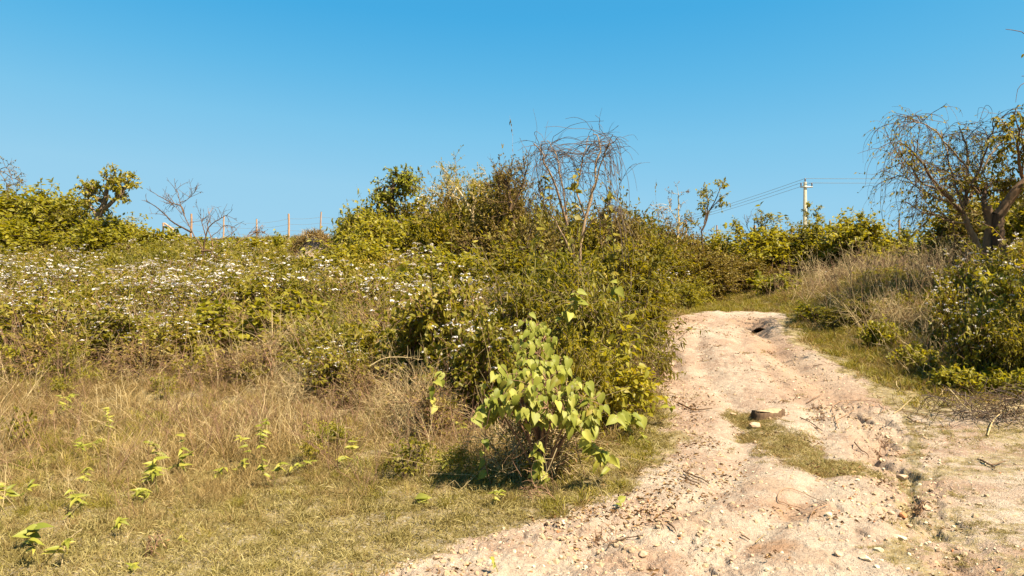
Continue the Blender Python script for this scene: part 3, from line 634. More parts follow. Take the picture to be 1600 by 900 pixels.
# ------------------------------------------------------------------ shrubs, one thing each
_LIB = {}
def kind(k, v):
    if (k, v) in _LIB: return _LIB[(k, v)]
    sd_ = 400 + 31 * v + sum(map(ord, k))
    a = dict(
        thicket=dict(clumps=34, twigs=17, lpt=11, leaf='ova', lsize=.12, mat='green', cr=.18, droop=.08, spiky=.5),
        creeper=dict(clumps=36, twigs=19, lpt=12, leaf='ova', lsize=.115, mat='green', cr=.16, droop=.2, spiky=.15, hang=.3),
        olive=dict(clumps=38, twigs=20, lpt=14, leaf='dia', lsize=.12, mat='olive', bark='bark', cr=.18, spiky=.8),
        brown=dict(clumps=36, twigs=24, lpt=15, leaf='dia', lsize=.10, mat='brown', bark='twig', cr=.2, spiky=.9),
        flowery=dict(clumps=32, twigs=17, lpt=12, leaf='dia', lsize=.11, mat='olive', cr=.17, flowers=.5, fr=.055, spiky=.5),
        nearfl=dict(clumps=24, twigs=13, lpt=10, leaf='ova', lsize=.075, mat='weed', cr=.2, flowers=.3, fr=.036, hang=.45, spiky=.5, bark='twig'),
        nearol=dict(clumps=28, twigs=16, lpt=14, leaf='nar', lsize=.075, mat='olive', cr=.2, hang=.35, spiky=.9, droop=.2),
        neargr=dict(clumps=22, twigs=13, lpt=10, leaf='ova', lsize=.085, mat='green', cr=.2, hang=.25, spiky=.6),
        brushy=dict(clumps=20, twigs=18, lpt=5, leaf='dia', lsize=.045, mat='brown', bark='twig', cr=.25, hang=.1, spiky=1.1, droop=.1),
        olivetwig=dict(clumps=20, twigs=16, lpt=5, leaf='dia', lsize=.05, mat='olive', bark='darkbark', cr=.24, hang=.3, spiky=.9, droop=.15),
        dead=dict(clumps=18, twigs=16, lpt=3, leaf='dia', lsize=.035, mat='litter', bark='palebark', cr=.26, dead=.6, spiky=1.2, droop=.12, flat=2),
        low=dict(clumps=16, twigs=12, lpt=10, leaf='ova', lsize=.06, mat='green', cr=.2, spiky=.4, flat=2),
    )[k]
    dims = dict(thicket=(2.6, 2.2), creeper=(2.6, 2.2), olive=(2.6, 2.2), brown=(2.6, 2.2), flowery=(2.4, 1.9), nearfl=(1.3, 1.35), nearol=(1.2, 1.2), neargr=(1.0, 1.0), olivetwig=(1.2, 1.1), brushy=(1.2, .9), dead=(1.2, .8), low=(1.0, .5))[k]
    _LIB[(k, v)] = (shrub_meshes(sd_, dims[0], dims[1], **a), dims); return _LIB[(k, v)]
def shrub(px, top, Y, wpx, kd, label, v=0, rz=0, name='shrub', cat='shrub', group=None, hmin=0):
    """a bush whose crown is centred on px, tops out at top and is wpx wide at Y metres"""
    parts, (w0, h0) = kind(kd, v); c = P(px, top, Y); g = H(c[0], Y); h = max(c[2] - g, .3, hmin); w = wpx * Y / F0
    e = empty(name, (c[0], Y, g), rz)
    e.scale = (w / w0, w / w0 * (1 if kd != 'creeper' else .9), h / h0)
    tag(e, label, cat, group)
    for nm, me in parts:
        o = obj(nm, me, e)
        if nm != 'stem': o['kind'] = 'stuff'
    return e
S = [
 # far left ridge
 (15, 306, 30, 130, 'creeper', 'rounded dark green creeper mound at the far left end of the ridge', 0, .3),
 (85, 306, 29, 120, 'creeper', 'rounded creeper mound left of the gnarled tree on the ridge', 1, 2.),
 (30, 350, 26, 140, 'thicket', 'low bushy thicket in front of the far left creeper mound', 2, 1.),
 (120, 335, 28, 80, 'olive', 'olive bush directly left of the gnarled tree trunk', 0, 4.),
 (160, 350, 25.5, 90, 'thicket', 'leafy bush in front of the foot of the gnarled tree', 0, 2.),
 (185, 340, 28, 80, 'thicket', 'small green bush on the right foot of the gnarled tree', 1, .4),
 (245, 362, 29, 90, 'low', 'low spreading green bush on the ridge before the first fence post', 0, 1.),
 (385, 378, 28, 110, 'low', 'low green bush on the ridge under the middle fence posts', 1, 2.),
 (440, 372, 28, 60, 'low', 'low green bush left of the eroded earth bank', 2, 3.),
 # centre-left thicket
 (568, 328, 24, 75, 'creeper', 'bright creeper covered bush at the left end of the central thicket', 2, .9),
 (600, 330, 24, 90, 'creeper', 'leafy creeper bush under the tall creeper tower', 0, 5.),
 (655, 312, 25, 110, 'flowery', 'silvery flowering bush right of the creeper tower', 0, 1.1),
 (640, 350, 22, 110, 'thicket', 'light green bush in front of the silvery flowering bush', 0, 2.6),
 (700, 322, 25, 70, 'flowery', 'whitish flowering bush between the creeper tower and the brown thicket', 1, .2),
 (560, 385, 20, 120, 'thicket', 'green bush below the dark left face of the central thicket', 2, 1.9),
 (705, 305, 23, 80, 'brown', 'dark brown bush behind the small pale trunk', 0, 3.),
 (760, 300, 23, 110, 'olive', 'dark olive bush around the small pale trunk', 1, 1.2),
 (800, 290, 21, 80, 'brown', 'brown thorny bush beside the cut off stump branches', 1, .5),
 (845, 332, 20, 100, 'olive', 'olive bush left of the foot of the bare whip tree', 2, 2.2),
 (905, 342, 19, 90, 'olive', 'olive bush directly behind the bare whip tree', 0, 3.6),
 (965, 332, 19, 85, 'brown', 'dense brown green bush right of the bare whip tree', 2, 5.2),
 (1005, 362, 22, 80, 'olive', 'olive bush sloping down on the right end of the central thicket', 1, .1),
 (690, 400, 17, 140, 'thicket', 'yellow green bush in the middle of the slope below the brown thicket', 1, 4.1),
 (790, 395, 16, 130, 'olive', 'olive bush on the slope left of the yellow vine leaves', 0, 1.3),
 (610, 430, 16, 120, 'low', 'low green bush on the slope left of the white flowered shrubs', 1, 5.),
 (880, 405, 14, 110, 'thicket', 'green bush wrapped round the foot of the whip tree', 0, 2.),
 (965, 395, 15, 120, 'olive', 'olive bush right of the whip tree foot', 2, .7),
 (545, 345, 24.5, 50, 'thicket', 'small bush at the very left end of the central thicket', 0, 4.),
 (580, 350, 22, 100, 'creeper', 'dark creeper bush below the left end of the creeper tower', 0, 2.2),
 (690, 345, 21, 90, 'olive', 'dark bush between the light green bush and the pale small trunk', 1, 5.1),
 (735, 320, 24, 90, 'olive', 'olive bush behind the crown of the pale small trunk', 2, .4),
 (780, 335, 20.5, 110, 'brown', 'dark brown bush under the lopped tree', 0, 4.7),
 (830, 358, 18, 100, 'brown', 'brown bush in front of the lopped tree', 1, 1.6),
 (880, 358, 21, 100, 'thicket', 'green bush behind the left stems of the whip tree', 2, .2),
 (935, 352, 21, 90, 'olive', 'olive bush behind the right stems of the whip tree', 1, 2.),
 (990, 348, 21, 80, 'olive', 'sunlit olive bush on the right shoulder of the central thicket', 0, 5.7),
 (1030, 360, 24, 80, 'brown', 'low brown bush at the right foot of the central thicket', 1, 3.2),
 # beyond the crest
 (1015, 372, 26, 90, 'olive', 'shady olive bush behind the left end of the grassy flat', 0, 1.5),
 (1060, 368, 28, 90, 'brown', 'brown bush behind the thin trunk on the grassy flat', 2, 2.8),
 (1125, 372, 28, 90, 'thicket', 'green bush under the forked sapling beyond the crest', 2, .3),
 (1170, 362, 27, 110, 'thicket', 'yellow green bush in the middle of the hedge beyond the crest', 1, 3.3),
 (1225, 366, 28, 90, 'olive', 'olive bush left of the power pole', 1, 5.6),
 (1095, 392, 22.5, 90, 'brown', 'brown bush at the foot of the forked sapling', 1, 2.),
 (1052, 400, 22, 80, 'olive', 'olive bush at the foot of the slender sapling', 0, 4.),
 (1150, 405, 25, 100, 'brown', 'low brown bush in front of the hedge beyond the crest', 0, 1.),
 (1280, 356, 27, 100, 'olive', 'olive bush right of the power pole', 2, 4.),
 (1340, 346, 25, 110, 'creeper', 'bright glossy leaved bush right of the power pole', 1, .8),
 (1400, 366, 26, 90, 'thicket', 'green bush between the glossy bush and the drooping tree', 0, 2.4),
 (1455, 372, 27, 110, 'olive', 'olive bush behind the drooping branches of the right tree', 0, .9),
 (1205, 430, 22, 90, 'low', 'low leafy bush on the grass beyond the top of the path', 0, .9),
 (1330, 415, 21, 110, 'dead', 'thorny leafless brush heap on the right bank', 0, 1.),
 (1390, 438, 18, 60, 'neargr', 'small green bush on the right bank below the glossy bush', 1, 2.),
 # behind the right tree
 (1520, 318, 22, 130, 'olive', 'olive bush behind the left stem of the right tree', 1, 2.1),
 (1585, 300, 20, 120, 'brown', 'dark brown bush behind the thick right trunk', 0, 2.9),
 (1640, 300, 18, 130, 'olive', 'olive bush at the right edge behind the thick trunk', 2, 1.4),
 # right verge
 (1338, 470, 14.5, 80, 'nearol', 'small olive bush on the verge right of the top of the path', 0, .5),
 (1268, 490, 15.6, 70, 'low', 'low green bush at the right lip of the path crest', 2, 1.8),
 (1405, 470, 13.5, 80, 'dead', 'tangle of thin dry stems on the right verge', 1, .2),
 (1515, 412, 12.5, 80, 'nearfl', 'white flowered weed bush in front of the left stem of the right tree', 0, .5),
 (1482, 452, 11.5, 60, 'nearfl', 'white flowered bush at the left end of the right hand clump', 1, 4.5),
 (1550, 440, 11, 80, 'neargr', 'leafy green bush in the middle of the right hand clump', 0, 1.6),
 (1595, 425, 11, 90, 'nearfl', 'tall flowered bush at the right edge below the thick trunk', 2, 3.1),
 (1522, 480, 10.2, 70, 'nearfl', 'drooping yellow leaved weed bush low in the right hand clump', 2, .8),
 (1575, 485, 10, 85, 'nearol', 'olive drooping bush at the right edge above the brushwood', 1, 2.7),
 (1650, 470, 10, 110, 'neargr', 'green bush cut off by the right edge above the brushwood', 2, .9),
 (1552, 400, 12.6, 90, 'nearol', 'drooping olive bush hiding the foot of the thick right trunk', 0, 1.),
 (1600, 385, 13, 120, 'nearfl', 'flowered bush right of the foot of the thick right trunk', 1, 2.),
 (1375, 505, 12.6, 60, 'low', 'low yellow green weed patch in the middle of the right verge', 2, 3.),
 (1440, 550, 11.2, 70, 'low', 'low weed patch at the left foot of the right hand clump', 0, 5.),
 (1490, 592, 9.9, 70, 'low', 'low leafy weed patch left of the brushwood on the verge', 1, 4.),
 (1555, 600, 9.6, 110, 'low', 'low leafy weed patch directly above the brushwood', 0, 2.3),
 # centre group
 (700, 440, 9.4, 130, 'nearfl', 'white flowered shrub left of the big leaved vine, upper part', 0, 1.9),
 (650, 478, 9.6, 110, 'nearfl', 'white flowered shrub at the left end of the centre group', 1, .3),
 (745, 500, 8.1, 120, 'nearfl', 'white flowered shrub touching the left side of the big leaved vine', 2, 5.),
 (800, 440, 9.6, 130, 'nearol', 'dark olive shrub behind the top of the big leaved vine', 0, 2.),
 (870, 425, 10.2, 140, 'nearol', 'olive shrub behind the right shoulder of the big leaved vine', 1, 3.7),
 (930, 460, 9.3, 130, 'nearol', 'drooping fine leaved shrub right of the big leaved vine', 2, .6),
 (990, 455, 10.8, 110, 'nearol', 'fine leaved shrub hanging over the left edge of the path', 0, 4.4),
 (960, 545, 8.0, 110, 'neargr', 'light green leafy shrub at the foot of the right side of the centre group', 1, 2.9),
 (905, 520, 7.6, 110, 'nearol', 'dark olive shrub tucked behind the right side of the big leaved vine', 1, 5.5),
 (655, 560, 7.9, 120, 'dead', 'heap of dry grey twigs left of the big leaved vine', 0, 3.),
 (600, 590, 8.4, 90, 'dead', 'small bare brushy tangle at the far left of the twig heap', 1, 1.),
 # weeds in the left foreground slope
 (60, 470, 11.2, 120, 'nearfl', 'white flowered weed bush at the left edge above the dry grass', 0, 2.),
 (175, 485, 10.8, 110, 'nearfl', 'white flowered weed bush second from the left above the dry grass', 1, 3.),
 (268, 500, 10.6, 90, 'nearfl', 'drooping flowered weed bush above the middle of the dry grass', 2, .4),
 (340, 480, 11.4, 120, 'neargr', 'yellow green weed bush right of the drooping flowered weed bush', 0, 5.),
 (440, 470, 11.8, 110, 'neargr', 'yellow green weed bush beside the pale dead stem', 2, 1.),
 (420, 505, 10.4, 120, 'dead', 'pinkish dry brush below the pale dead stem', 0, 4.),
 (455, 520, 10.8, 110, 'dead', 'straw coloured brush right of the pinkish dry brush', 1, 2.),
 (510, 505, 10.9, 120, 'brushy', 'brown twiggy scrub in the middle of the slope above the arched dry stem', 0, .5),
 (575, 500, 10.4, 120, 'dead', 'pale dry scrub left of the white flowered shrubs', 0, 5.3),
 (600, 470, 11.5, 120, 'brushy', 'brown olive scrub behind the left end of the centre group', 1, 2.2),
 (480, 560, 9.0, 110, 'dead', 'low grey brush in the dry grass below the brown scrub', 1, 3.6),
 (560, 570, 8.8, 110, 'brushy', 'brown scrub directly left of the twig heap', 2, 1.1),
 (380, 545, 9.8, 110, 'brushy', 'brown scrub in the dry grass below the yellow green weeds', 0, 4.2),
 (680, 600, 7.4, 90, 'brushy', 'dark brown scrub between the twig heap and the big leaved vine', 1, .2),
 (1000, 560, 8.8, 80, 'brushy', 'brown scrub on the soil bank at the left edge of the path', 2, 2.),
 (90, 520, 10.2, 120, 'brushy', 'brown stemmed scrub under the flowered weeds at the left', 2, 1.),
 (215, 530, 10.0, 110, 'brushy', 'brown stemmed scrub under the second flowered weed bush', 1, 5.),
 (530, 545, 9.2, 90, 'nearfl', 'small white flowered weed left of the twig heap', 0, 3.9),
]
for t in S: shrub(t[0], t[1], t[2], t[3], t[4], t[5], t[6], t[7])

# ------------------------------------------------------------------ trees from drawn limbs
def limbs(mb, specs, Y, jit=.0):
    """specs: list of (pixel polyline, r0, r1, optional depth offsets) -> smooth tapered limbs; returns the paths"""
    out = []
    for sp_ in specs:
        pts, r0, r1 = sp_[:3]; dz = sp_[3] if len(sp_) > 3 else (0, 0)
        n = len(pts); q = np.array([P(a, b, Y + dz[0] + (dz[1] - dz[0]) * i / (n - 1)) for i, (a, b) in enumerate(pts)])
        k = 14; s = spline(q, k); L = np.linalg.norm(s[-1] - s[0]); s[1:-1] += rng.normal(0, .006 * L, (k - 2, 3))
        tubes(mb, s, np.linspace(r0, r1, k)[None], 7); out.append(s)
    return out
def tree_root(name, label, cat, base, group=None):
    return tag(empty(name, base), label, cat, group)
def attach(root, name, mb, mat, kind=None):
    """meshes are drawn in world space: shift them to the root's base"""
    if not mb.V: return
    b = np.array(root.location, np.float32)
    mb.V = [v - b for v in mb.V]
    return part(name, mb, M[mat], root, kind=kind)

def heart_mesh(seed, cup=.10, droop=.25):
    """heart shaped leaf, stalk at the origin, blade along +x, length 1"""
    rg = np.random.default_rng(seed); xs = np.array([-.10, .02, .2, .42, .64, .84, 1.0]); ws = np.array([.17, .31, .36, .31, .20, .08, 0])
    V = []; F = []
    def zz(x, y): return -droop * max(x, 0) ** 2 + cup * abs(y) * 1.2 + .025 * math.sin(x * 9 + seed) * abs(y) * 2
    for i, (x, w) in enumerate(zip(xs, ws)):
        mx = 0.0 if i == 0 else x
        for t in ((-1, -.5, 0, .5, 1) if w > 0 else (0,)):
            xx = x + (.09 if (i == 0 and t == 0) else 0) - (.05 * abs(t) if i == 0 else 0) * 0
            V.append((xx, w * t, zz(xx, w * t)))
    for i in range(5):
        for j in range(4): a = i * 5 + j; F.append((a, a + 1, a + 6, a + 5))
    for j in range(4): F.append((25 + j, 26 + j, 30))
    me = bpy.data.meshes.new('leaf'); me.from_pydata(V, [], F)
    me.polygons.foreach_set('use_smooth', np.ones(len(me.polygons), bool))
    a = me.attributes.new('rnd', 'FLOAT', 'POINT'); a.data.foreach_set('value', np.full(len(V), float(rg.random()), np.float32))
    return me
HEART = {}
for mt in ('vine', 'bright', 'weed'):
    HEART[mt] = [heart_mesh(i, .10 + .09 * (i % 3), .1 + .13 * (i % 4)) for i in range(6)]
    for m_ in HEART[mt]: m_.materials.append(M[mt])
def slim_mesh(seed):
    me = heart_mesh(seed, .12, .3)
    for v in me.vertices: v.co.y *= .52
    return me
SLIM = [slim_mesh(i) for i in range(5)]
for m_ in SLIM: m_.materials.append(M['bright'])
def leafobj(root, meshes, p, d, up, size, name='leaf'):
    d = Vector(d).normalized(); u = Vector(up); y = u.cross(d)
    if y.length < 1e-4: y = Vector((0, 1, 0)).cross(d)
    y.normalize(); z = d.cross(y)
    o = bpy.data.objects.new(name, meshes[random.randrange(len(meshes))]); COL.objects.link(o); o.parent = root
    m = Matrix((d, y, z)).transposed().to_4x4(); m.translation = Vector(p) - Vector(root.location)
    o.matrix_basis = m @ Matrix.Scale(size, 4); return o

# --- the big leaved vine over its shrub, centre
def big_vine():
    rg = np.random.default_rng(5); base = P(845, 770, 6.0); base[2] = H(base[0], 6.0)
    r = tree_root('climbing_vine', 'vine with big heart shaped light green leaves sprawling over a dark shrub by the path', 'vine', base)
    st = MB(); n = 46
    # crown surface: a leaning dome seen from the camera, its top at (845, 510) and its skirt from 745 to 960
    ctrl = [(832, 508, 6.25, .09), (850, 530, 6.2, .10), (815, 535, 6.1, .10), (840, 555, 6.0, .12), (870, 572, 6.05, .13), (820, 585, 5.9, .14), (855, 595, 5.85, .15), (890, 608, 5.85, .15),
            (790, 603, 5.8, .14), (835, 608, 5.7, .15), (880, 615, 5.7, .15), (922, 628, 5.85, .14), (775, 622, 5.8, .13), (812, 628, 5.65, .14), (858, 636, 5.65, .14), (925, 652, 5.95, .10), (762, 632, 5.9, .10), (900, 640, 5.8, .12)]
    VL = []
    for px, py, Y, rad in ctrl:
        c = P(845 + (px - 845) * .88, py, Y); t = np.linspace(0, 1, 8)[:, None]; m = base + (c - base) * np.array([.3, .3, .65]) + rg.normal(0, .06, 3)
        s = base * (1 - t) ** 2 + 2 * m * t * (1 - t) + c * t * t; tubes(st, s, np.linspace(.014, .005, 8)[None], 5, rg)
        k = 32; q = grow(np.repeat(c[None], k, 0), rg.normal(0, 1, (k, 3)) + np.array([0, -.3, 0]), rad * rg.uniform(.6, 1.4, k), 4, .15, .2, rg); tubes(st, q, .0035 * np.linspace(1, .5, 4)[None].repeat(k, 0), 3, rg)
        for j in range(k):
            e = q[j, -1]; dv = unit(np.array([rg.normal(0, .38), rg.normal(-.35, .25), rg.uniform(-1.1, -.35)]))
            up = (rg.normal(.3, .4), rg.normal(-.9, .3), .8)
            VL.append((e, dv, up, rg.uniform(.045, .105) * (1 if py > 560 else .8)))
    VL.sort(key=lambda v: v[0][1])
    for e, dv, up, sz in VL[:225]: leafobj(r, HEART['weed' if rg.random() < .09 else 'vine'], e, dv, up, sz)
    hv = np.array([v.co[:] for v in HEART['vine'][1].vertices]); hf = [tuple(p_.vertices) for p_ in HEART['vine'][1].polygons]; hf = np.array([f if len(f) == 4 else (*f, f[2]) for f in hf])
    fb = MB(); hf3 = np.concatenate([hf[:, [0, 1, 2]], hf[:24, [0, 2, 3]]]) if len(hf) > 24 else np.concatenate([hf[:, [0, 1, 2]], hf[:20, [0, 2, 3]]])
    B_ = VL[225:]; leaves(fb, np.array([v[0] for v in B_]), np.array([v[1] for v in B_]), np.array([v[3] for v in B_]), (hv, hf3), up=np.array([v[2] for v in B_]), rg=rg)
    attach(r, 'foliage', fb, 'vine', 'stuff')
    # hanging runners with single leaves
    for pts in ([(765, 640), (757, 690), (760, 730), (772, 775), (775, 790)], [(740, 655), (752, 640), (775, 630)], [(905, 665), (930, 700), (955, 715)], [(840, 690), (838, 720), (852, 745)], [(960, 655), (975, 648), (1000, 655)]):
        s = spline([P(a, b, 5.6 + .1 * i) for i, (a, b) in enumerate(pts)], 10); tubes(st, s, np.full((1, 10), .0035), 4, rg)
        for j in range(1, 10):
            for _ in range(1 if len(pts) > 3 and pts[0][0] < 800 else 2): leafobj(r, HEART['vine'], s[j] + rg.normal(0, .012, 3), unit(np.array([rg.normal(0, .8), rg.normal(-.3, .3), rg.uniform(-1, -.2)])), (rg.normal(0, .5), -.7, .8), rg.uniform(.06, .11))
    attach(r, 'stem', st, 'twig')
    # dark shrub carrying it
    e = shrub(850, 590, 6.35, 130, 'olivetwig', 'dark twiggy shrub under the big leaved vine', 2, 2.2)
    e2 = shrub(830, 600, 6.25, 200, 'dead', 'bare hanging twigs in the shade under the big leaved vine', 1, .7)
big_vine()
def sprig(pts, Y, label, size, n, mset='vine', slim=False, group=None, name='vine_sprig', cat='vine', dY=.0):
    """a single trailing or climbing shoot with separate leaves"""
    q = [P(a, b, Y + dY * i) for i, (a, b) in enumerate(pts)]; b0 = q[0].copy()
    r = tree_root(name, label, cat, b0, group); st = MB(); s = spline(q, 12); tubes(st, s, np.linspace(.006, .003, 12)[None] * (Y / 8 + .3), 4)
    attach(r, 'stem', st, 'greenstem')
    for i in range(n):
        t = (i + .5) / n * 11; k = int(t); p = s[k] + (s[min(k + 1, 11)] - s[k]) * (t - k)
        leafobj(r, SLIM if slim else HEART[mset], p + rng.normal(0, size * .25, 3), (rng.normal(0, .8), rng.normal(-.3, .5), rng.uniform(-.9, .3)), (rng.normal(0, .4), -.6, .9), size * rng.uniform(.6, 1.2))
sprig([(680, 635), (676, 610), (684, 590), (692, 585)], 7.2, 'small heart leaved vine shoot hanging left of the white flowered shrub', .09, 10)
sprig([(965, 500), (968, 470), (962, 450), (972, 440)], 9.5, 'pale yellow leaf shoot standing above the right side shrubs', .14, 7)
sprig([(1000, 610), (1020, 618), (1045, 628), (1052, 640)], 8.2, 'yellow green leaf shoot reaching over the left edge of the path', .09, 14, 'bright')
sprig([(875, 500), (890, 480), (905, 470), (895, 455)], 7.6, 'light vine shoot above the right shoulder of the big leaved vine', .12, 12)
sprig([(985, 680), (975, 665), (990, 650), (1010, 655)], 7.5, 'leafy light green shoot right of the big leaved vine near the ground', .09, 16, 'bright')
sprig([(940, 730), (938, 715), (930, 705), (945, 700)], 6.1, 'rosette of pointed leaves at the lower right of the big leaved vine', .11, 9, slim=True)

# --- bare whip tree
def whip_tree():
    rg = np.random.default_rng(11); Y = 12.5; base = P(908, 470, Y); base[2] = H(base[0], Y)
    r = tree_root('whip_tree', 'leafless tree of pale stems with long thin arching whips rising above the central bushes', 'tree', base)
    st = MB(); bpx = 900; by = 450 + (CAMZ - base[2]) * F0 / Y
    L = limbs(st, [
        ([(bpx, by), (898, 420), (886, 350), (872, 305), (858, 270), (848, 245), (834, 224)], .03, .008, (0, -.6)),
        ([(888, 360), (882, 310), (874, 262), (868, 238), (855, 219)], .018, .006, (0, .5)),
        ([(bpx + 8, by), (906, 400), (920, 320), (928, 290), (933, 260), (938, 235), (936, 212), (926, 209)], .03, .007, (0, .3)),
        ([(918, 325), (932, 280), (945, 240), (958, 210)], .018, .006, (0, -.4)),
        ([(914, 340), (900, 300), (905, 275), (912, 240), (920, 212)], .018, .006, (.2, .8)),
        ([(896, 400), (870, 350), (850, 320), (838, 300)], .018, .005, (0, -.3)),
        ([(905, 380), (925, 345), (950, 335), (962, 325)], .016, .005, (0, -.5)),
    ], Y)
    wh = MB(); tw = MB()
    for s in L:
        n = 26; P_ = np.repeat(s[None], n, 0); p, d = onpath(P_, rg.uniform(.5, 1, n))
        dd = rg.normal(0, 1, (n, 3)) * np.array([1.2, .8, .7]) + np.array([0, 0, .75]) + d * .3
        w = grow(p, dd, rg.uniform(.6, 1.8, n), 16, rg.uniform(.05, .34, n), .15, rg)
        cx_ = 1.08; w[..., 0] = np.where(np.abs(w[..., 0] - cx_) > .6, cx_ + np.sign(w[..., 0] - cx_) * (.6 + (np.abs(w[..., 0] - cx_) - .6) * .35), w[..., 0]); w[..., 2] = np.where(w[..., 2] > 3.9, 3.9 + (w[..., 2] - 3.9) * .45, w[..., 2])
        tubes(wh, w, .0058 * np.linspace(1, .5, 16)[None].repeat(n, 0), 3, rg)
        m = 22; p2, d2 = onpath(w[rg.integers(0, n, m)], rg.uniform(.2, .8, m)); q = grow(p2, d2 + rg.normal(0, .8, (m, 3)), rg.uniform(.2, .7, m), 8, .12, .08, rg)
        tubes(tw, q, .0035 * np.linspace(1, .5, 8)[None].repeat(m, 0), 3, rg)
    for pts in ([(958, 322), (975, 345), (990, 365)], [(945, 345), (965, 335), (985, 340), (998, 350), (1008, 362)], [(830, 228), (822, 250), (815, 270)], [(862, 225), (885, 214), (905, 218)], [(968, 245), (972, 270), (966, 300), (960, 325)], [(960, 212), (968, 225), (972, 260)], [(838, 300), (828, 320), (820, 335)]):
        s = spline([P(a, b, Y) for a, b in pts], 12); tubes(wh, s, np.linspace(.006, .003, 12)[None], 3, rg)
    attach(r, 'trunk', st, 'stembark'); attach(r, 'whip', wh, 'whipbark', 'stuff'); attach(r, 'twig', tw, 'whipbark', 'stuff')
    for i, (pts, lb) in enumerate([([(896, 420), (890, 370), (900, 330), (897, 290), (902, 265)], 'yellow green climbing vine hanging on the middle stem of the whip tree'),
                                   ([(835, 430), (838, 380), (845, 340), (852, 290), (850, 275)], 'yellowish climbing vine hanging on the left stem of the whip tree'),
                                   ([(955, 440), (960, 400), (955, 350), (952, 320), (957, 300)], 'climbing vine with pale leaves right of the whip tree'),
                                   ([(905, 450), (925, 430), (945, 425), (930, 400)], 'large yellow vine leaves across the foot of the whip tree'),
                                   ([(850, 450), (870, 440), (890, 425), (885, 395)], 'yellow vine leaves low on the left foot of the whip tree')]):
        sprig(pts, Y - .45, lb, .13, 30 if i < 3 else 22, 'weed')
whip_tree()

# --- right tree with drooping twigs, and the thick leaning trunk beside it
def droop_tree():
    rg = np.random.default_rng(13); Y = 15.0; base = P(1536, 420, Y); base[2] = H(base[0], Y) ; by = 450 + (CAMZ - base[2]) * F0 / Y
    r = tree_root('drooping_tree', 'small crooked tree with a wide round crown of drooping reddish twigs on the right bank', 'tree', base)
    st = MB()
    L = limbs(st, [
        ([(1548, by), (1536, 408), (1526, 380), (1515, 357), (1502, 330)], .07, .05, (0, 0)),
        ([(1504, 333), (1484, 312), (1470, 295), (1458, 281), (1440, 252), (1413, 225)], .055, .012, (0, -1.2)),
        ([(1502, 330), (1509, 300), (1513, 263), (1510, 228), (1498, 197)], .045, .010, (0, .4)),
        ([(1505, 325), (1490, 280), (1480, 240), (1470, 205)], .030, .008, (0, 1.2)),
        ([(1508, 320), (1530, 280), (1550, 240), (1575, 210)], .035, .008, (0, .8)),
        ([(1512, 300), (1535, 255), (1545, 215), (1560, 190)], .028, .008, (0, -1.0)),
        ([(1490, 318), (1455, 305), (1430, 290), (1400, 262)], .026, .007, (0, .5)),
        ([(1470, 295), (1440, 285), (1415, 250), (1395, 245)], .020, .006, (-.4, -1.4)),
        ([(1513, 263), (1480, 225), (1450, 195), (1425, 190)], .020, .006, (0, -.8)),
        ([(1511, 350), (1480, 345), (1450, 330)], .022, .007, (0, -.6)),
    ], Y)
    br = MB(); wh = MB(); lf = MB(); BB = []
    for s in L[1:]:
        n = 13; p, d = onpath(np.repeat(s[None], n, 0), rg.uniform(.25, 1, n))
        b = grow(p, d * .7 + rg.normal(0, .8, (n, 3)) + np.array([0, 0, .1]), rg.uniform(.4, .9, n), 7, .12, .18, rg); b[..., 2] = np.where(b[..., 2] > 4.85, 4.85 + (b[..., 2] - 4.85) * .35, b[..., 2])
        tubes(br, b, .0095 * np.linspace(1, .4, 7)[None].repeat(n, 0), 4, rg); BB.append(b)
    B = np.concatenate(BB); n = 900; ii = rg.integers(0, len(B), n); p, d = onpath(B[ii], rg.uniform(.2, 1, n))
    w = grow(p, d + rg.normal(0, .6, (n, 3)), rg.uniform(.25, .95, n), 9, rg.uniform(.15, .45, n), .12, rg); w[..., 2] = np.where(w[..., 2] > 4.95, 4.95 + (w[..., 2] - 4.95) * .3, w[..., 2])
    tubes(wh, w, .0042 * np.linspace(1, .4, 9)[None].repeat(n, 0), 3, rg)
    k = 5; p, d = onpath(w, rg.uniform(.2, 1, (n, k))); p = p.reshape(-1, 3); keep = rg.random(len(p)) < .5
    leaves(lf, p[keep], (d.reshape(-1, 3) * .4 + rg.normal(0, .6, (len(p), 3)) + np.array([0, 0, -.5]))[keep], rg.uniform(.04, .085, keep.sum()), LT['dia'], rg=rg)
    # long loose whips on the left and top of the crown
    lw = []
    for pts in ([(1400, 235), (1385, 245), (1378, 280), (1376, 320), (1380, 350)], [(1405, 240), (1382, 265), (1384, 300), (1378, 330), (1384, 358)], [(1410, 225), (1385, 225), (1368, 240), (1356, 262), (1352, 290)],
                [(1440, 196), (1415, 200), (1400, 215), (1388, 232)], [(1480, 192), (1440, 186), (1415, 190), (1408, 212)], [(1392, 240), (1370, 232), (1352, 236), (1340, 240)], [(1500, 195), (1530, 190), (1545, 175), (1530, 168), (1527, 185)],
                [(1530, 190), (1540, 165), (1550, 172), (1548, 190)], [(1420, 260), (1400, 300), (1405, 340), (1395, 355)], [(1440, 290), (1425, 330), (1430, 355), (1440, 375)]):
        s = spline([P(a, b, Y - .6) for a, b in pts], 14); tubes(wh, s, np.linspace(.006, .003, 14)[None], 3, rg)
    attach(r, 'trunk', st, 'bark'); attach(r, 'branch', br, 'darkbark', 'stuff'); attach(r, 'twig', wh, 'darkbark', 'stuff'); attach(r, 'foliage', lf, 'olive', 'stuff')
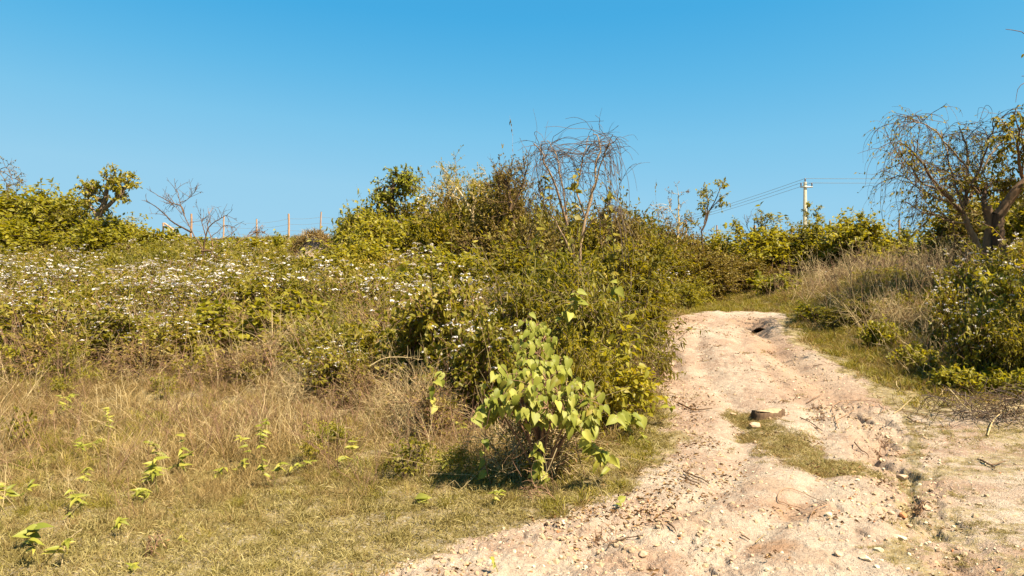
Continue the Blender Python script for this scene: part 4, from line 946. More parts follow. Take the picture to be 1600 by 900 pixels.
def big_tree():
    rg = np.random.default_rng(17); Y = 14.3; base = P(1552, 420, Y); base[2] = H(base[0], Y); by = 450 + (CAMZ - base[2]) * F0 / Y
    r = tree_root('leaning_tree', 'thick dark forked trunk leaning out of the frame at the right edge', 'tree', base)
    st = MB()
    L = limbs(st, [
        ([(1545, by), (1544, 400), (1545, 365), (1547, 339), (1543, 322)], .11, .07, (.15, .15)),
        ([(1560, by), (1561, 400), (1560, 365), (1560, 335)], .12, .10, (0, 0)),
        ([(1560, 337), (1575, 315), (1598, 290), (1640, 235), (1690, 160), (1740, 60)], .105, .05, (0, -.3)),
        ([(1546, 345), (1538, 318), (1540, 290)], .07, .03, (.15, .5)),
        ([(1640, 235), (1650, 180), (1640, 110), (1625, 60)], .06, .02, (0, -.8)),
        ([(1690, 160), (1720, 140), (1770, 90), (1800, 20)], .05, .02, (0, 1)),
        ([(1740, 60), (1720, -20), (1700, -80)], .05, .02, (0, -.5)),
        ([(1660, 200), (1700, 205), (1760, 190), (1820, 150)], .05, .02, (0, -1.5)),
        ([(1605, 285), (1640, 280), (1690, 265), (1730, 240)], .05, .02, (0, -1.)),
        ([(1600, 290), (1592, 255), (1590, 220), (1596, 195)], .035, .012, (0, -.6)),
    ], Y)
    br = MB(); tw = MB(); lf = MB(); BB = []
    for s in L[2:]:
        n = 12; p, d = onpath(np.repeat(s[None], n, 0), rg.uniform(.4, 1, n)); b = grow(p, d + rg.normal(0, .8, (n, 3)) + np.array([.25, 0, .3]), rg.uniform(.5, 1.3, n), 7, .06, .15, rg)
        tubes(br, b, .013 * np.linspace(1, .4, 7)[None].repeat(n, 0), 4, rg); BB.append(b)
    B = np.concatenate(BB); n = 900; p, d = onpath(B[rg.integers(0, len(B), n)], rg.uniform(.2, 1, n)); w = grow(p, d + rg.normal(0, .7, (n, 3)), rg.uniform(.2, .6, n), 6, .12, .1, rg)
    ok = ~((w[:, :, 0] < .735 * w[:, :, 1]) & (w[:, :, 2] > 4.9)).any(1); w = w[ok]; n = len(w)
    tubes(tw, w, .004 * np.linspace(1, .4, 6)[None].repeat(n, 0), 3, rg)
    k = 11; p, d = onpath(w, rg.uniform(.15, 1, (n, k))); p = p.reshape(-1, 3); leaves(lf, p, d.reshape(-1, 3) * .4 + rg.normal(0, .6, (len(p), 3)) + np.array([0, 0, -.5]), rg.uniform(.05, .11, len(p)), LT['ova'], rg=rg)
    attach(r, 'trunk', st, 'darkbark'); attach(r, 'branch', br, 'darkbark', 'stuff'); attach(r, 'twig', tw, 'twig', 'stuff'); attach(r, 'foliage', lf, 'olive', 'stuff')
droop_tree(); big_tree()

# --- smaller trees and saplings on the ridge
def small_tree(name, label, Y, specs, nb, bl, nt_, tl, lpt, lsize, mat, bark, seed, droop=.0, lt='dia', leafrange=(.2, 1), tr=.004, skip=0, keep=1., cat='tree', up=.3):
    rg = np.random.default_rng(seed); x0, y0 = specs[0][0][0]; base = P(x0, y0, Y); base[2] = H(base[0], Y); by = 450 + (CAMZ - base[2]) * F0 / Y
    r = tree_root(name, label, cat, base); st = MB(); specs[0] = ([(x0, by)] + specs[0][0], *specs[0][1:]); L = limbs(st, specs, Y); tw = MB(); lf = MB(); BB = []
    for s in L[skip:]:
        if not nb: break
        p, d = onpath(np.repeat(s[None], nb, 0), rg.uniform(.45, 1, nb)); b = grow(p, d * .8 + rg.normal(0, .7, (nb, 3)) + np.array([0, 0, up]), bl * rg.uniform(.5, 1.2, nb), 6, droop, .12, rg)
        tubes(tw, b, tr * 1.6 * np.linspace(1, .5, 6)[None].repeat(nb, 0), 3, rg); BB.append(b)
    if BB and nt_:
        B = np.concatenate(BB); p, d = onpath(B[rg.integers(0, len(B), nt_)], rg.uniform(.3, 1, nt_)); w = grow(p, d + rg.normal(0, .6, (nt_, 3)), tl * rg.uniform(.5, 1.3, nt_), 5, droop, .12, rg)
        tubes(tw, w, tr * np.linspace(1, .5, 5)[None].repeat(nt_, 0), 3, rg)
        if lpt:
            p, d = onpath(w, rg.uniform(*leafrange, (nt_, lpt))); p = p.reshape(-1, 3); m = rg.random(len(p)) < keep; leaves(lf, p[m], (d.reshape(-1, 3) * .4 + rg.normal(0, .7, (len(p), 3)) + np.array([0, 0, -.2]))[m], lsize * rg.uniform(.5, 1.3, m.sum()), LT[lt], rg=rg)
    attach(r, 'trunk', st, bark); attach(r, 'twig', tw, bark, 'stuff'); attach(r, 'foliage', lf, mat, 'stuff'); return r
small_tree('gnarled_tree', 'short gnarled tree with a lopped forked trunk on the left ridge', 27,
    [([(154, 372), (152, 345), (157, 332), (164, 315), (166, 300)], .15, .08), ([(157, 332), (170, 320), (180, 311), (186, 307), (190, 296)], .085, .05), ([(186, 307), (193, 302), (192, 292)], .05, .02), ([(153, 340), (146, 330), (140, 322)], .05, .03),
     ([(162, 318), (150, 308), (140, 302)], .07, .03), ([(166, 300), (168, 288), (172, 282)], .08, .04)], 9, .5, 230, .4, 11, .12, 'green', 'bark', 31, .05, 'ova', skip=1, tr=.009)
small_tree('bare_sapling', 'bare dark sapling with upright forked branches at the left of the fence', 21.001,
    [([(316, 400), (314, 385), (300, 363), (288, 335), (281, 310), (274, 296)], .022, .007), ([(299, 363), (285, 355), (262, 340), (245, 324), (228, 313)], .028, .008), ([(288, 335), (283, 322), (270, 318), (252, 308), (240, 301)], .022, .007),
     ([(282, 316), (292, 312), (302, 303), (307, 296)], .011, .004), ([(284, 335), (276, 325), (268, 318)], .010, .004), ([(316, 400), (320, 375), (328, 352), (345, 342), (356, 336)], .025, .007), ([(326, 372), (340, 362), (352, 352), (366, 356)], .011, .004),
     ([(322, 370), (316, 350), (313, 335)], .016, .006), ([(315, 392), (330, 395), (325, 430)], .03, .02)], 9, .4, 120, .18, 2, .05, 'litter', 'darkbark', 32, 0, keep=.3, tr=.005)
small_tree('bare_twig_sapling', 'small bare twiggy sapling right of the bare dark sapling', 22, [([(332, 395), (330, 372), (324, 355), (326, 345)], .02, .008), ([(330, 375), (350, 372), (362, 365), (370, 358)], .014, .006), ([(325, 350), (328, 340), (326, 330)], .01, .005)], 6, .3, 30, .15, 0, .05, 'litter', 'twig', 33, tr=.004)
small_tree('bare_shoot', 'leaning bare shoot with a dry tuft at its tip above the ridge', 24, [([(362, 390), (372, 380), (390, 368), (402, 362)], .02, .01), ([(385, 371), (392, 363), (402, 365)], .014, .006)], 8, .35, 40, .2, 3, .07, 'litter', 'twig', 34, keep=.6, tr=.005)
small_tree('creeper_tower', 'tall stump wrapped in dark green creeper rising above the central thicket', 24,
    [([(611, 340), (612, 315), (613, 300), (615, 290)], .14, .07), ([(613, 300), (625, 293), (640, 288)], .05, .02), ([(613, 296), (603, 291), (598, 300)], .05, .02), ([(615, 292), (622, 284), (630, 278)], .04, .015)], 26, .42, 330, .28, 9, .10, 'bright', 'darkbark', 35, .15, 'ova', tr=.008, up=0)
small_tree('pale_trunk_tree', 'slender tree with a pale trunk and thin airy crown in the brown thicket', 21,
    [([(741, 385), (739, 350), (738, 335), (742, 315), (735, 300)], .055, .03), ([(738, 335), (725, 310), (715, 295), (710, 285)], .03, .01), ([(741, 318), (750, 300), (765, 295)], .025, .01), ([(738, 330), (752, 320), (768, 310)], .02, .008), ([(728, 315), (712, 308), (700, 300)], .02, .008)],
    8, .7, 300, .35, 9, .06, 'green', 'palebark', 36, 0, tr=.006)
small_tree('lopped_tree', 'dark lopped tree with two cut stubs sticking up left of the whip tree', 20,
    [([(802, 400), (800, 350), (797, 320), (794, 300), (796, 278)], .07, .045), ([(797, 305), (792, 292), (790, 282)], .045, .035), ([(799, 330), (810, 305), (818, 285), (820, 272)], .04, .012), ([(798, 320), (785, 300), (778, 290)], .03, .01)],
    12, .55, 320, .3, 8, .05, 'brown', 'darkbark', 37, 0, tr=.006)
small_tree('slender_sapling', 'slender upright sapling with a thin trunk and sparse top leaves beyond the crest', 24,
    [([(1061, 440), (1057, 410), (1058, 370), (1061, 340), (1059, 310), (1060, 303)], .05, .012), ([(1057, 360), (1062, 352), (1068, 348), (1068, 355)], .035, .03), ([(1060, 350), (1052, 335), (1044, 322)], .015, .006), ([(1058, 372), (1043, 350), (1032, 338)], .012, .005)],
    7, .45, 90, .22, 5, .07, 'litter', 'palebark', 38, 0, skip=0, keep=.75, tr=.005)
small_tree('forked_sapling', 'forked sapling with pale silvery leaves on upright branches beyond the crest', 24,
    [([(1098, 430), (1098, 400), (1097, 372), (1097, 358)], .032, .024), ([(1097, 360), (1104, 345), (1108, 330), (1118, 318), (1127, 308)], .03, .008), ([(1103, 347), (1106, 320), (1104, 308), (1098, 308)], .02, .008), ([(1106, 335), (1118, 312), (1124, 298), (1128, 292)], .02, .007),
     ([(1097, 360), (1090, 352), (1080, 348)], .012, .005), ([(1100, 350), (1103, 335), (1100, 322)], .02, .01)], 7, .35, 160, .2, 6, .085, 'green', 'darkbark', 39, 0, 'ova', tr=.005, skip=1, keep=.8)
for i, (x, t, lb) in enumerate([(1178, 340, 'bare twiggy top sticking out of the hedge left of the power pole'), (1196, 335, 'leafy spire shoot sticking out of the hedge left of the power pole')]):
    small_tree('hedge_sapling', lb, 27, [([(x, 400), (x + 2, 375), (x, t + 12), (x + 1, t)], .03, .008), ([(x, 372), (x - 9, 358), (x - 13, 345)], .014, .005), ([(x + 1, 368), (x + 9, 356), (x + 14, 345)], .014, .005)], 6, .35, 70, .2, 0 if i == 0 else 7, .09, 'green', 'darkbark', 50 + i, tr=.005)
for i, (x, t, Y, lb) in enumerate([(1261, 325, 26, 'leafy climber shoot beside the power pole'), (1277, 330, 26, 'narrow leafy spire right of the power pole'), (1345, 338, 24, 'leafy top shoot of the glossy bush'), (1150, 352, 27, 'pale seed topped shoot in the hedge beyond the crest')]):
    small_tree('leafy_shoot', lb, Y, [([(x, 385), (x, 360), (x + 1, t)], .02, .006)], 12, .16, 60, .16, 6, .09, 'green', 'greenstem', 60 + i, tr=.005)
def left_tree():     # its crown lies outside the left edge; only the tip of one branch shows
    small_tree('overhanging_tree', 'tree outside the left edge whose dry branch tip shows against the sky', 20,
        [([(-150, 400), (-145, 330), (-130, 260), (-120, 200)], .14, .06), ([(-135, 275), (-90, 250), (-45, 255), (-8, 264)], .06, .015), ([(-8, 264), (8, 270), (20, 279), (27, 276)], .014, .005), ([(-4, 266), (8, 262), (17, 268)], .012, .005), ([(0, 270), (8, 282), (12, 292)], .008, .004), ([(-120, 200), (-110, 150), (-130, 100)], .06, .02), ([(-125, 230), (-180, 180), (-220, 150)], .05, .02)],
        7, .3, 120, .2, 4, .06, 'brown', 'bark', 71, .05, tr=.005, skip=2, keep=.6)
left_tree()
def right_tree():    # stands outside the right edge; its shade falls on the verge and its twig tips show at the upper right
    def q(x, y, z): return (800 + x * F0 / y, 450 - (z - CAMZ) * F0 / y)
    rg = np.random.default_rng(77); b = np.array([9.6, 10.6, 0.]); b[2] = H(b[0], b[1]); r = tree_root('overhanging_tree', 'tree outside the right edge whose leafy twigs hang in at the upper right', 'tree', b)
    st = MB(); br = MB(); tw = MB(); lf = MB()
    top = [[b, b + (-.1, .1, 1.5), b + (-.3, .2, 2.6), (9.15, 10.5, 4.2)], [b + (-.2, .15, 2.2), (9.2, 9.6, 3.9), (9.0, 9.0, 4.6)], [b + (-.3, .2, 2.6), (9.3, 10.9, 3.8), (9.3, 11.2, 4.2)], [(9.15, 10.5, 4.2), (8.9, 10.5, 4.8), (8.3, 10.4, 5.1), (7.9, 10.4, 5.05)]]
    L = [spline(np.array([np.array(v, float) for v in t]), 12) for t in top]
    for i, l in enumerate(L): tubes(st, l, np.linspace((.11, .06, .06, .035)[i], .012, 12)[None], 6, rg)
    for i, l in enumerate(L[:3]):
        n = 16; p, d = onpath(np.repeat(l[None], n, 0), rg.uniform(.6 if i == 0 else .3, 1, n)); bb = grow(p, d * .4 + rg.normal(0, .8, (n, 3)), rg.uniform(.3, .6, n), 6, .02, .12, rg); tubes(br, bb, .01 * np.linspace(1, .4, 6)[None].repeat(n, 0), 4, rg)
        m = 150; p, d = onpath(bb[rg.integers(0, n, m)], rg.uniform(.3, 1, m)); w = grow(p, d + rg.normal(0, .7, (m, 3)), rg.uniform(.15, .4, m), 5, .1, .1, rg); w = w[~(w[:, :, 0] < .735 * w[:, :, 1]).any(1)]; m = len(w); tubes(tw, w, .004 * np.linspace(1, .4, 5)[None].repeat(m, 0), 3, rg)
        p, d = onpath(w, rg.uniform(.1, 1, (m, 12))); p = p.reshape(-1, 3); leaves(lf, p, rg.normal(0, .8, (len(p), 3)) + np.array([0, 0, -.4]), rg.uniform(.06, .11, len(p)), LT['ova'], rg=rg)
    Yt = 10.4; DX = 14
    for pts in ([(1650, 55), (1620, 58), (1600, 66), (1590, 82)], [(1645, 80), (1615, 92), (1600, 108), (1592, 122)], [(1640, 110), (1610, 124), (1590, 128), (1577, 138), (1573, 160)], [(1635, 150), (1610, 160), (1596, 172), (1590, 188)]):
        l = spline(np.vstack([L[3][-3], np.array([P(a + DX * (a > 1560), c, Yt) for a, c in pts])]), 12); tubes(tw, l, np.linspace(.008, .003, 12)[None], 4, rg)
        if pts[0][1] < 100: v = l[rg.integers(5, 12, 12)] + rg.normal(0, .02, (12, 3)); leaves(lf, v, rg.normal(0, .7, (12, 3)) + np.array([0, 0, -.5]), rg.uniform(.04, .08, 12), LT['ova'], rg=rg)
    attach(r, 'trunk', st, 'bark'); attach(r, 'branch', br, 'bark', 'stuff'); attach(r, 'twig', tw, 'twig', 'stuff'); attach(r, 'foliage', lf, 'olive', 'stuff')
right_tree()

# ------------------------------------------------------------------ fences
def fence(name, posts, Y0, Y1, label, wires, brace=None):
    x0 = posts[0][0]; b0 = P(x0, 400, Y0); b0[2] = H(b0[0], Y0)
    r = tag(empty(name, b0), label, 'fence'); n = len(posts); tops = []
    for i, (px, top, lean) in enumerate(posts):
        Y = Y0 + (Y1 - Y0) * i / max(1, n - 1); t = P(px, top, Y); g = H(t[0], Y); a = np.array([t[0] - lean, Y, g - .3]); mb = MB()
        s = a + (t - a) * np.linspace(0, 1, 6)[:, None]; s[1:-1] += rng.normal(0, .008, (4, 3)); tubes(mb, s, np.linspace(.052, .042, 6)[None] * rng.uniform(.8, 1.15), 7)
        e = np.array([t + np.array([0, 0, .0]), t + np.array([0, 0, .006])]); tubes(mb, e, np.array([[.042, .001]]), 7); attach(r, 'fence_post', mb, 'post'); tops.append((a, t))
    if brace:
        mb = MB(); tubes(mb, spline([P(*brace[0]), P(*brace[1]), P(*brace[2])], 8), np.linspace(.045, .035, 8)[None], 6); attach(r, 'brace', mb, 'post')
    for f in wires:
        mb = MB()
        for (a, b), (c, d) in zip(tops[:-1], tops[1:]):
            p = a + (b - a) * f; q = c + (d - c) * f; t = np.linspace(0, 1, 8)[:, None]; s = p + (q - p) * t; s[:, 2] -= .05 * 4 * t[:, 0] * (1 - t[:, 0]); tubes(mb, s, np.full((1, 8), .006), 3)
        attach(r, 'wire', mb, 'wire')
fence('wire_fence', [(255, 348, 0), (299, 334, 0), (350, 337, .05), (401, 342, 0), (451, 334, 0), (502, 331, .1), (560, 332, 0)], 37, 37, 'fence of thin reddish wooden posts and wires on the left ridge', (.35, .52, .70, .86), [(257, 349, 36.9), (272, 360, 36.6), (286, 378, 36.4)])
fence('wire_fence', [(1018, 338, 0), (1072, 344, 0), (1120, 352, 0), (1180, 352, 0), (1237, 353, 0), (1297, 345, 0), (1350, 345, 0), (1405, 343, 0), (1466, 340, .05), (1530, 340, 0), (1600, 338, 0)], 38, 34, 'fence of thin posts and wires behind the bushes on the right', (.45, .6, .75, .9))

# ------------------------------------------------------------------ power line
def power_pole(px, top, Y, label):
    t = P(px, top, Y); g = H(t[0], Y); b = np.array([t[0], Y, g]); r = tag(empty('utility_pole', b), label, 'pole')
    mb = MB(); w0, w1 = .17, .10
    hgt = t[2] - g; V = []; F = []
    for z, w, d in ((-.3, w0, w0 * .8), (hgt * .5, (w0 + w1) / 2, (w0 + w1) / 2 * .8), (hgt - .35, w1, w1 * .8)):
        c = .25; V += [(-w, -d * (1 - c), z), (-w * (1 - c), -d, z), (w * (1 - c), -d, z), (w, -d * (1 - c), z), (w, d * (1 - c), z), (w * (1 - c), d, z), (-w * (1 - c), d, z), (-w, d * (1 - c), z)]
    for k in range(2): F += [(k * 8 + i, k * 8 + (i + 1) % 8, k * 8 + 8 + (i + 1) % 8, k * 8 + 8 + i) for i in range(8)]
    mb.add(V, F); mb.add(V[16:], [list(range(8))]); part('shaft', mb, M['concrete'], r)
    m2 = MB()
    def box(x0, x1, y0, y1, z0, z1, m):
        m.add([(x0, y0, z0), (x1, y0, z0), (x1, y1, z0), (x0, y1, z0), (x0, y0, z1), (x1, y0, z1), (x1, y1, z1), (x0, y1, z1)], [(0, 1, 2, 3)[::-1], (4, 5, 6, 7), (0, 1, 5, 4), (1, 2, 6, 5), (2, 3, 7, 6), (3, 0, 4, 7)])
    z = hgt - .75; box(-.42, .52, -.15, -.09, z - .05, z + .05, m2); box(-.14, .14, -.16, .12, z - .02, z + .02, m2); part('crossarm', m2, M['steel'], r)
    ends = []
    for x, zz in ((-.36, z + .05), (.46, z + .05), (0, hgt - .35)):
        m3 = MB(); y = -.12 if x else 0; tubes(m3, np.array([(x, y, zz - .02), (x, y, zz + .12)]), np.array([[.018, .018]]), 6)
        tubes(m3, np.array([(x, y, zz + .06), (x, y, zz + .10), (x, y, zz + .14), (x, y, zz + .18), (x, y, zz + .24), (x, y, zz + .28)]), np.array([[.06, .07, .04, .055, .045, .01]]), 8)
        part('insulator', m3, M['insul'], r); ends.append(b + np.array([x, y, zz + .26]))
    return ends
E1 = power_pole(1258, 277, 56, 'pale concrete electricity pole with a short crossarm standing behind the hedge')
E0 = power_pole(905, 372, 135, 'distant electricity pole hidden behind the central bushes')
E2 = power_pole(1760, 262, 56, 'electricity pole outside the right edge carrying the wires on')
for (a, b, lb) in [(E0, E1, 'left'), (E1, E2, 'right')]:
    for i, (p, q) in enumerate(zip(a, b)):
        t = np.linspace(0, 1, 24)[:, None]; s = p + (q - p) * t; s[:, 2] -= (.9 if lb == 'left' else .25) * 4 * t[:, 0] * (1 - t[:, 0])
        s = s - s[0] * 0; mb = MB(); o0 = s[0].copy(); tubes(mb, s - o0, np.full((1, 24), .014), 4)
        w = obj('power_line', mb.mesh('power_line', M['powerwire']), None, o0)
        nm = ('lower front', 'lower rear', 'topmost')[i]
        tag(w, '%s electric wire running %s from the concrete pole' % (nm, lb), 'wire', group='power lines')

# ------------------------------------------------------------------ eroded earth bank on the ridge
def earth_bank():
    mb = MB(); Y = 25.5; c = P(492, 392, Y); g = H(c[0], Y); n, m = 34, 16; V = []
    for i in range(n):
        for j in range(m):
            a = i / (n - 1); t = j / (m - 1); x = (a - .5) * 1.9; e = math.sin(a * math.pi) ** .6
            y = -.5 + .9 * t ** 2; z = (1.85 * e * (t if t < .75 else .75 + (t - .75) * .4)) - .25
            k = fbm(np.array([x * 3.]), np.array([t * 3.]), 400, 3)[0]; V.append((x, y + k * .14, z + k * .09))
    F = [(i * m + j, (i + 1) * m + j, (i + 1) * m + j + 1, i * m + j + 1) for i in range(n - 1) for j in range(m - 1)]
    mb.add(V, F); me = mb.mesh('earth_bank', M['ground'], True); V = np.array(V)
    for an, arr in (('bare', np.clip(1.4 - V[:, 2] * .6, 0, 1)), ('red', np.full(len(V), .15)), ('upper', np.full(len(V), .5))):
        a = me.attributes.new(an, 'FLOAT', 'POINT'); a.data.foreach_set('value', arr.astype(np.float32))
    tag(obj('earth_bank', me, None, (c[0], Y, g)), kind='structure')
    rg = np.random.default_rng(3); nn = 90; x = rg.uniform(-.9, .9, nn); p = np.stack([x, np.full(nn, -.1) + rg.normal(0, .12, nn), 1.25 * np.sin((x / 1.9 + .5) * np.pi) ** .6 + rg.normal(0, .03, nn)], -1)
    g2 = MB(); blades(g2, np.repeat(p, 14, 0) + rg.normal(0, .05, (nn * 14, 3)), rg.normal(0, .7, (nn * 14, 3)) + np.array([0, -.5, .6]), rg.uniform(.15, .4, nn * 14), .02, .9, rg)
    o = obj('overhanging_turf', g2.mesh('overhanging_turf', M['drygrass']), None, (c[0], Y, g)); tag(o, 'reddish dry turf hanging over the lip of the eroded earth bank', 'grass', kind='stuff')
earth_bank()

# ------------------------------------------------------------------ on the path: stump, stones, sticks, vines
def gp(px, py, up=0.0):
    """point where the view ray through a photo pixel meets the terrain"""
    ys = np.linspace(3.4, 30, 2600); z = CAMZ - (py - 450) * ys / F0; h = terr((px - 800) * ys / F0, ys)
    k = np.argmax(z <= h); y = ys[k]; return np.array([(px - 800) * y / F0, y, h[k] + up])
def stump():
    c = gp(1200, 652); r = tag(empty('tree_stump', c), 'old sawn tree stump with a pale top in the middle of the path', 'stump')
    rg = np.random.default_rng(9); n = 22; a = np.linspace(0, 2 * np.pi, n, endpoint=False); mb = MB(); V = []
    prof_ = 1 + .22 * np.sin(a * 2 + .5) + .12 * np.sin(a * 5) + rg.normal(0, .07, n)
    for k, (z, s) in enumerate([(-.10, 1.25), (-.03, 1.08), (.02, 1.02), (.06, 1.0), (.068, .93)]):
        jz = .008 * np.sin(a * 2 + 1) + rg.normal(0, .005, n) if k > 1 else 0
        V += [(np.cos(t) * .165 * p * s * (1 + rg.normal(0, .02)), np.sin(t) * .135 * p * s, z + (jz[i] if k > 1 else 0)) for i, (t, p) in enumerate(zip(a, prof_))]
    F = [(k * n + i, k * n + (i + 1) % n, (k + 1) * n + (i + 1) % n, (k + 1) * n + i) for k in range(4) for i in range(n)]
    mb.add(V, F); part('bark', mb, M['darkbark'], r)
    m2 = MB(); T = [(np.cos(t) * .165 * p * .94, np.sin(t) * .135 * p * .94, .064 + .02 * math.sin(t * 2)) for t, p in zip(a, prof_)]; T += [(x * .5, y * .5, z + rg.normal(0, .004)) for x, y, z in T] + [(0, 0, .060)]
    F = [(i, (i + 1) % n, n + (i + 1) % n, n + i) for i in range(n)]; m2.add(T, F); m2.add([T[n + i] for i in range(n)] + [T[-1]], [(i, (i + 1) % n, n) for i in range(n)]); part('cut_face', m2, M['cutwood'], r)
    m3 = MB()
    for k in range(9):
        t = rg.uniform(0, 6.28); p0 = np.array([np.cos(t) * .14, np.sin(t) * .11, .0]); tubes(m3, spline([p0, p0 * 1.35 - np.array([0, 0, .01]), p0 * 1.7 - np.array([0, 0, .05])], 6), np.linspace(.022, .01, 6)[None], 5)
    part('root', m3, M['bark'], r)
stump()
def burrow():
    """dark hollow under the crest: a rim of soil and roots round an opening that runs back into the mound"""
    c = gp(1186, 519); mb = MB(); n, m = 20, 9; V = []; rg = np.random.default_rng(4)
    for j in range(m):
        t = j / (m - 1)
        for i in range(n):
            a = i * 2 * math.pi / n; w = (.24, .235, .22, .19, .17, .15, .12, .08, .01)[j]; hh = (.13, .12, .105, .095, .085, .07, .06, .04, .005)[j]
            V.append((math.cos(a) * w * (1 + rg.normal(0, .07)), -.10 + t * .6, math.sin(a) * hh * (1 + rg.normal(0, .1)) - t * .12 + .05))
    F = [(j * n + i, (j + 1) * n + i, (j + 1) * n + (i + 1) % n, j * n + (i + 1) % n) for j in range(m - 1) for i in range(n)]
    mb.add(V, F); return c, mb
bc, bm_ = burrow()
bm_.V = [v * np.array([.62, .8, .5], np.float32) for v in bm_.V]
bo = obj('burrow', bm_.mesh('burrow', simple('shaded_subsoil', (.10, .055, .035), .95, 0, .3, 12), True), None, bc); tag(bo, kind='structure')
for i, (px, py, sx, sy, sz, mt, lb) in enumerate([
    (1411, 806, .040, .030, .022, 'redstone', 'orange red brick fragment lying in the gully'),
    (1352, 874, .045, .030, .018, 'palestone', 'flat pale stone near the bottom of the path right of the gully'),
    (1370, 888, .022, .018, .015, 'palestone', 'small white stone just below the flat pale stone'),
    (1420, 825, .030, .026, .022, 'pinkstone', 'brown stone just below the orange red brick fragment'),
    (1447, 797, .045, .04, .03, 'pinkstone', 'dark lump of earth right of the orange red brick fragment'),
    (1392, 803, .03, .022, .02, 'pinkstone', 'pinkish stone left of the orange red brick fragment'),
    (1373, 862, .035, .02, .018, 'palestone', 'pale stone upslope of the flat pale stone'),
    (1405, 843, .05, .03, .022, 'palestone', 'broad pale stone in the lower gully'),
    (1180, 668, .09, .07, .045, 'pinkstone', 'half buried brown stone on the near side of the tree stump'),
    (1180, 692, .028, .022, .02, 'pinkstone', 'small dark stone at the upper left end of the grass island'),
    (1145, 649, .05, .04, .03, 'pinkstone', 'reddish clod left of the tree stump'),
    (1072, 727, .035, .025, .02, 'pinkstone', 'small dark stone at the left edge of the path above the forked stick'),
    (1310, 868, .03, .03, .018, 'pinkstone', 'reddish stone in the crumbled soil left of the flat pale stone'),
    (1295, 805, .03, .024, .018, 'palestone', 'white stone beside the right end of the curved vine'),
    (1410, 750, .06, .05, .035, 'pinkstone', 'clod on the broken lip of the gully'),
    (1004, 868, .035, .03, .02, 'pinkstone', 'pinkish stone in the trampled soil near the bottom edge')]):
    c = gp(px, py); o = obj('stone', rock(900 + i, sx, sy, sz, mt, 2), None, c + np.array([0, 0, sz * .35]), rng.random() * 6)
    tag(o, lb, 'stone')
def stick(pts, r, label, mat='darkbark', lift=.012, forks=(), name='stick', cat='stick'):
    q = np.array([gp(a, b) for a, b in pts]); s = spline(q, 14); s[:, 2] = np.maximum(s[:, 2], terr(s[:, 0], s[:, 1])) + lift + r; o0 = s[0].copy(); mb = MB(); tubes(mb, s - o0, np.linspace(r, r * .5, 14)[None], 5)
    for f in forks:
        q = np.array([gp(a, b) for a, b in f]); s2 = spline(q, 8); s2[:, 2] = terr(s2[:, 0], s2[:, 1]) + lift + r; tubes(mb, s2 - o0, np.linspace(r * .7, r * .3, 8)[None], 4)
    tag(obj(name, mb.mesh(name, M[mat], True), None, o0), label, cat)
stick([(1068, 740), (1085, 748), (1108, 760)], .009, 'dark forked stick lying at the left edge of the path', forks=[[(1070, 741), (1080, 750), (1098, 760)], [(1062, 748), (1085, 757), (1095, 759)]])
stick([(1060, 633), (1085, 643), (1113, 641)], .012, 'curved dark stick poking onto the path above the forked stick')
stick([(1218, 789), (1215, 780), (1222, 770), (1236, 767), (1262, 777), (1292, 791)], .0045, 'thin bare vine looped over the path, upper strand', 'twig', name='fallen_vine', cat='vine')
stick([(1218, 787), (1232, 792), (1250, 797), (1258, 802)], .004, 'thin bare vine over the path, short lower strand', 'twig', name='fallen_vine', cat='vine')
stick([(1292, 793), (1275, 799), (1268, 808), (1265, 818)], .004, 'thin bare vine strand hanging down from the right end of the loop', 'twig', name='fallen_vine', cat='vine')
stick([(1044, 822), (1052, 830), (1056, 836)], .008, 'short dark stick in the trampled soil near the bottom left of the path')
stick([(1158, 841), (1168, 846), (1172, 848)], .006, 'short dark twig left of the orange puddle stain')
stick([(1033, 822), (1037, 829)], .005, 'tiny dark twig left of the short dark stick')
stick([(1180, 852), (1190, 844), (1198, 840)], .004, 'pale straw lying across the orange puddle stain', 'palebark')
stick([(950, 860), (965, 850), (985, 844), (1003, 842)], .006, 'bent dark twig among the clods at the grass edge')
stick([(1270, 575), (1285, 572)], .009, 'short stick on the upper mound right of the middle')
stick([(1260, 632), (1272, 625), (1285, 618)], .007, 'straight twig on the mound above the vine coil', 'twig')
stick([(1310, 672), (1305, 655), (1300, 640), (1312, 630), (1345, 628), (1375, 632), (1382, 642), (1370, 650), (1350, 648)], .0055, 'thin brown vine coiled on the path below the right verge', 'twig', name='fallen_vine', cat='vine')
stick([(1306, 660), (1322, 650), (1335, 642), (1330, 632), (1318, 634)], .005, 'small inner loop of the brown vine coil', 'twig', name='fallen_vine', cat='vine')
stick([(1250, 655), (1268, 664), (1285, 676)], .007, 'dark stick on the path right of the tree stump')
stick([(1418, 655), (1430, 663), (1447, 664)], .010, 'dark stick at the foot of the right verge')
stick([(1335, 695), (1345, 706), (1358, 720)], .008, 'thin dark twig lying across the upper gully')
stick([(1532, 722), (1550, 730), (1572, 724)], .010, 'dark branched twig on the bare ground at the right', forks=[[(1545, 729), (1555, 735), (1548, 734)]])
stick([(1395, 560), (1420, 580), (1455, 592)], .010, 'dry stick lying in the grass of the right verge', 'palebark', .05)
for i, (a, b, lb) in enumerate([((1300, 545), (1308, 548), 'tiny twig on the right lip of the mound'), ((1225, 700), (1235, 706), 'short twig beside the upper end of the grass island')]):
    stick([a, b], .007, lb)

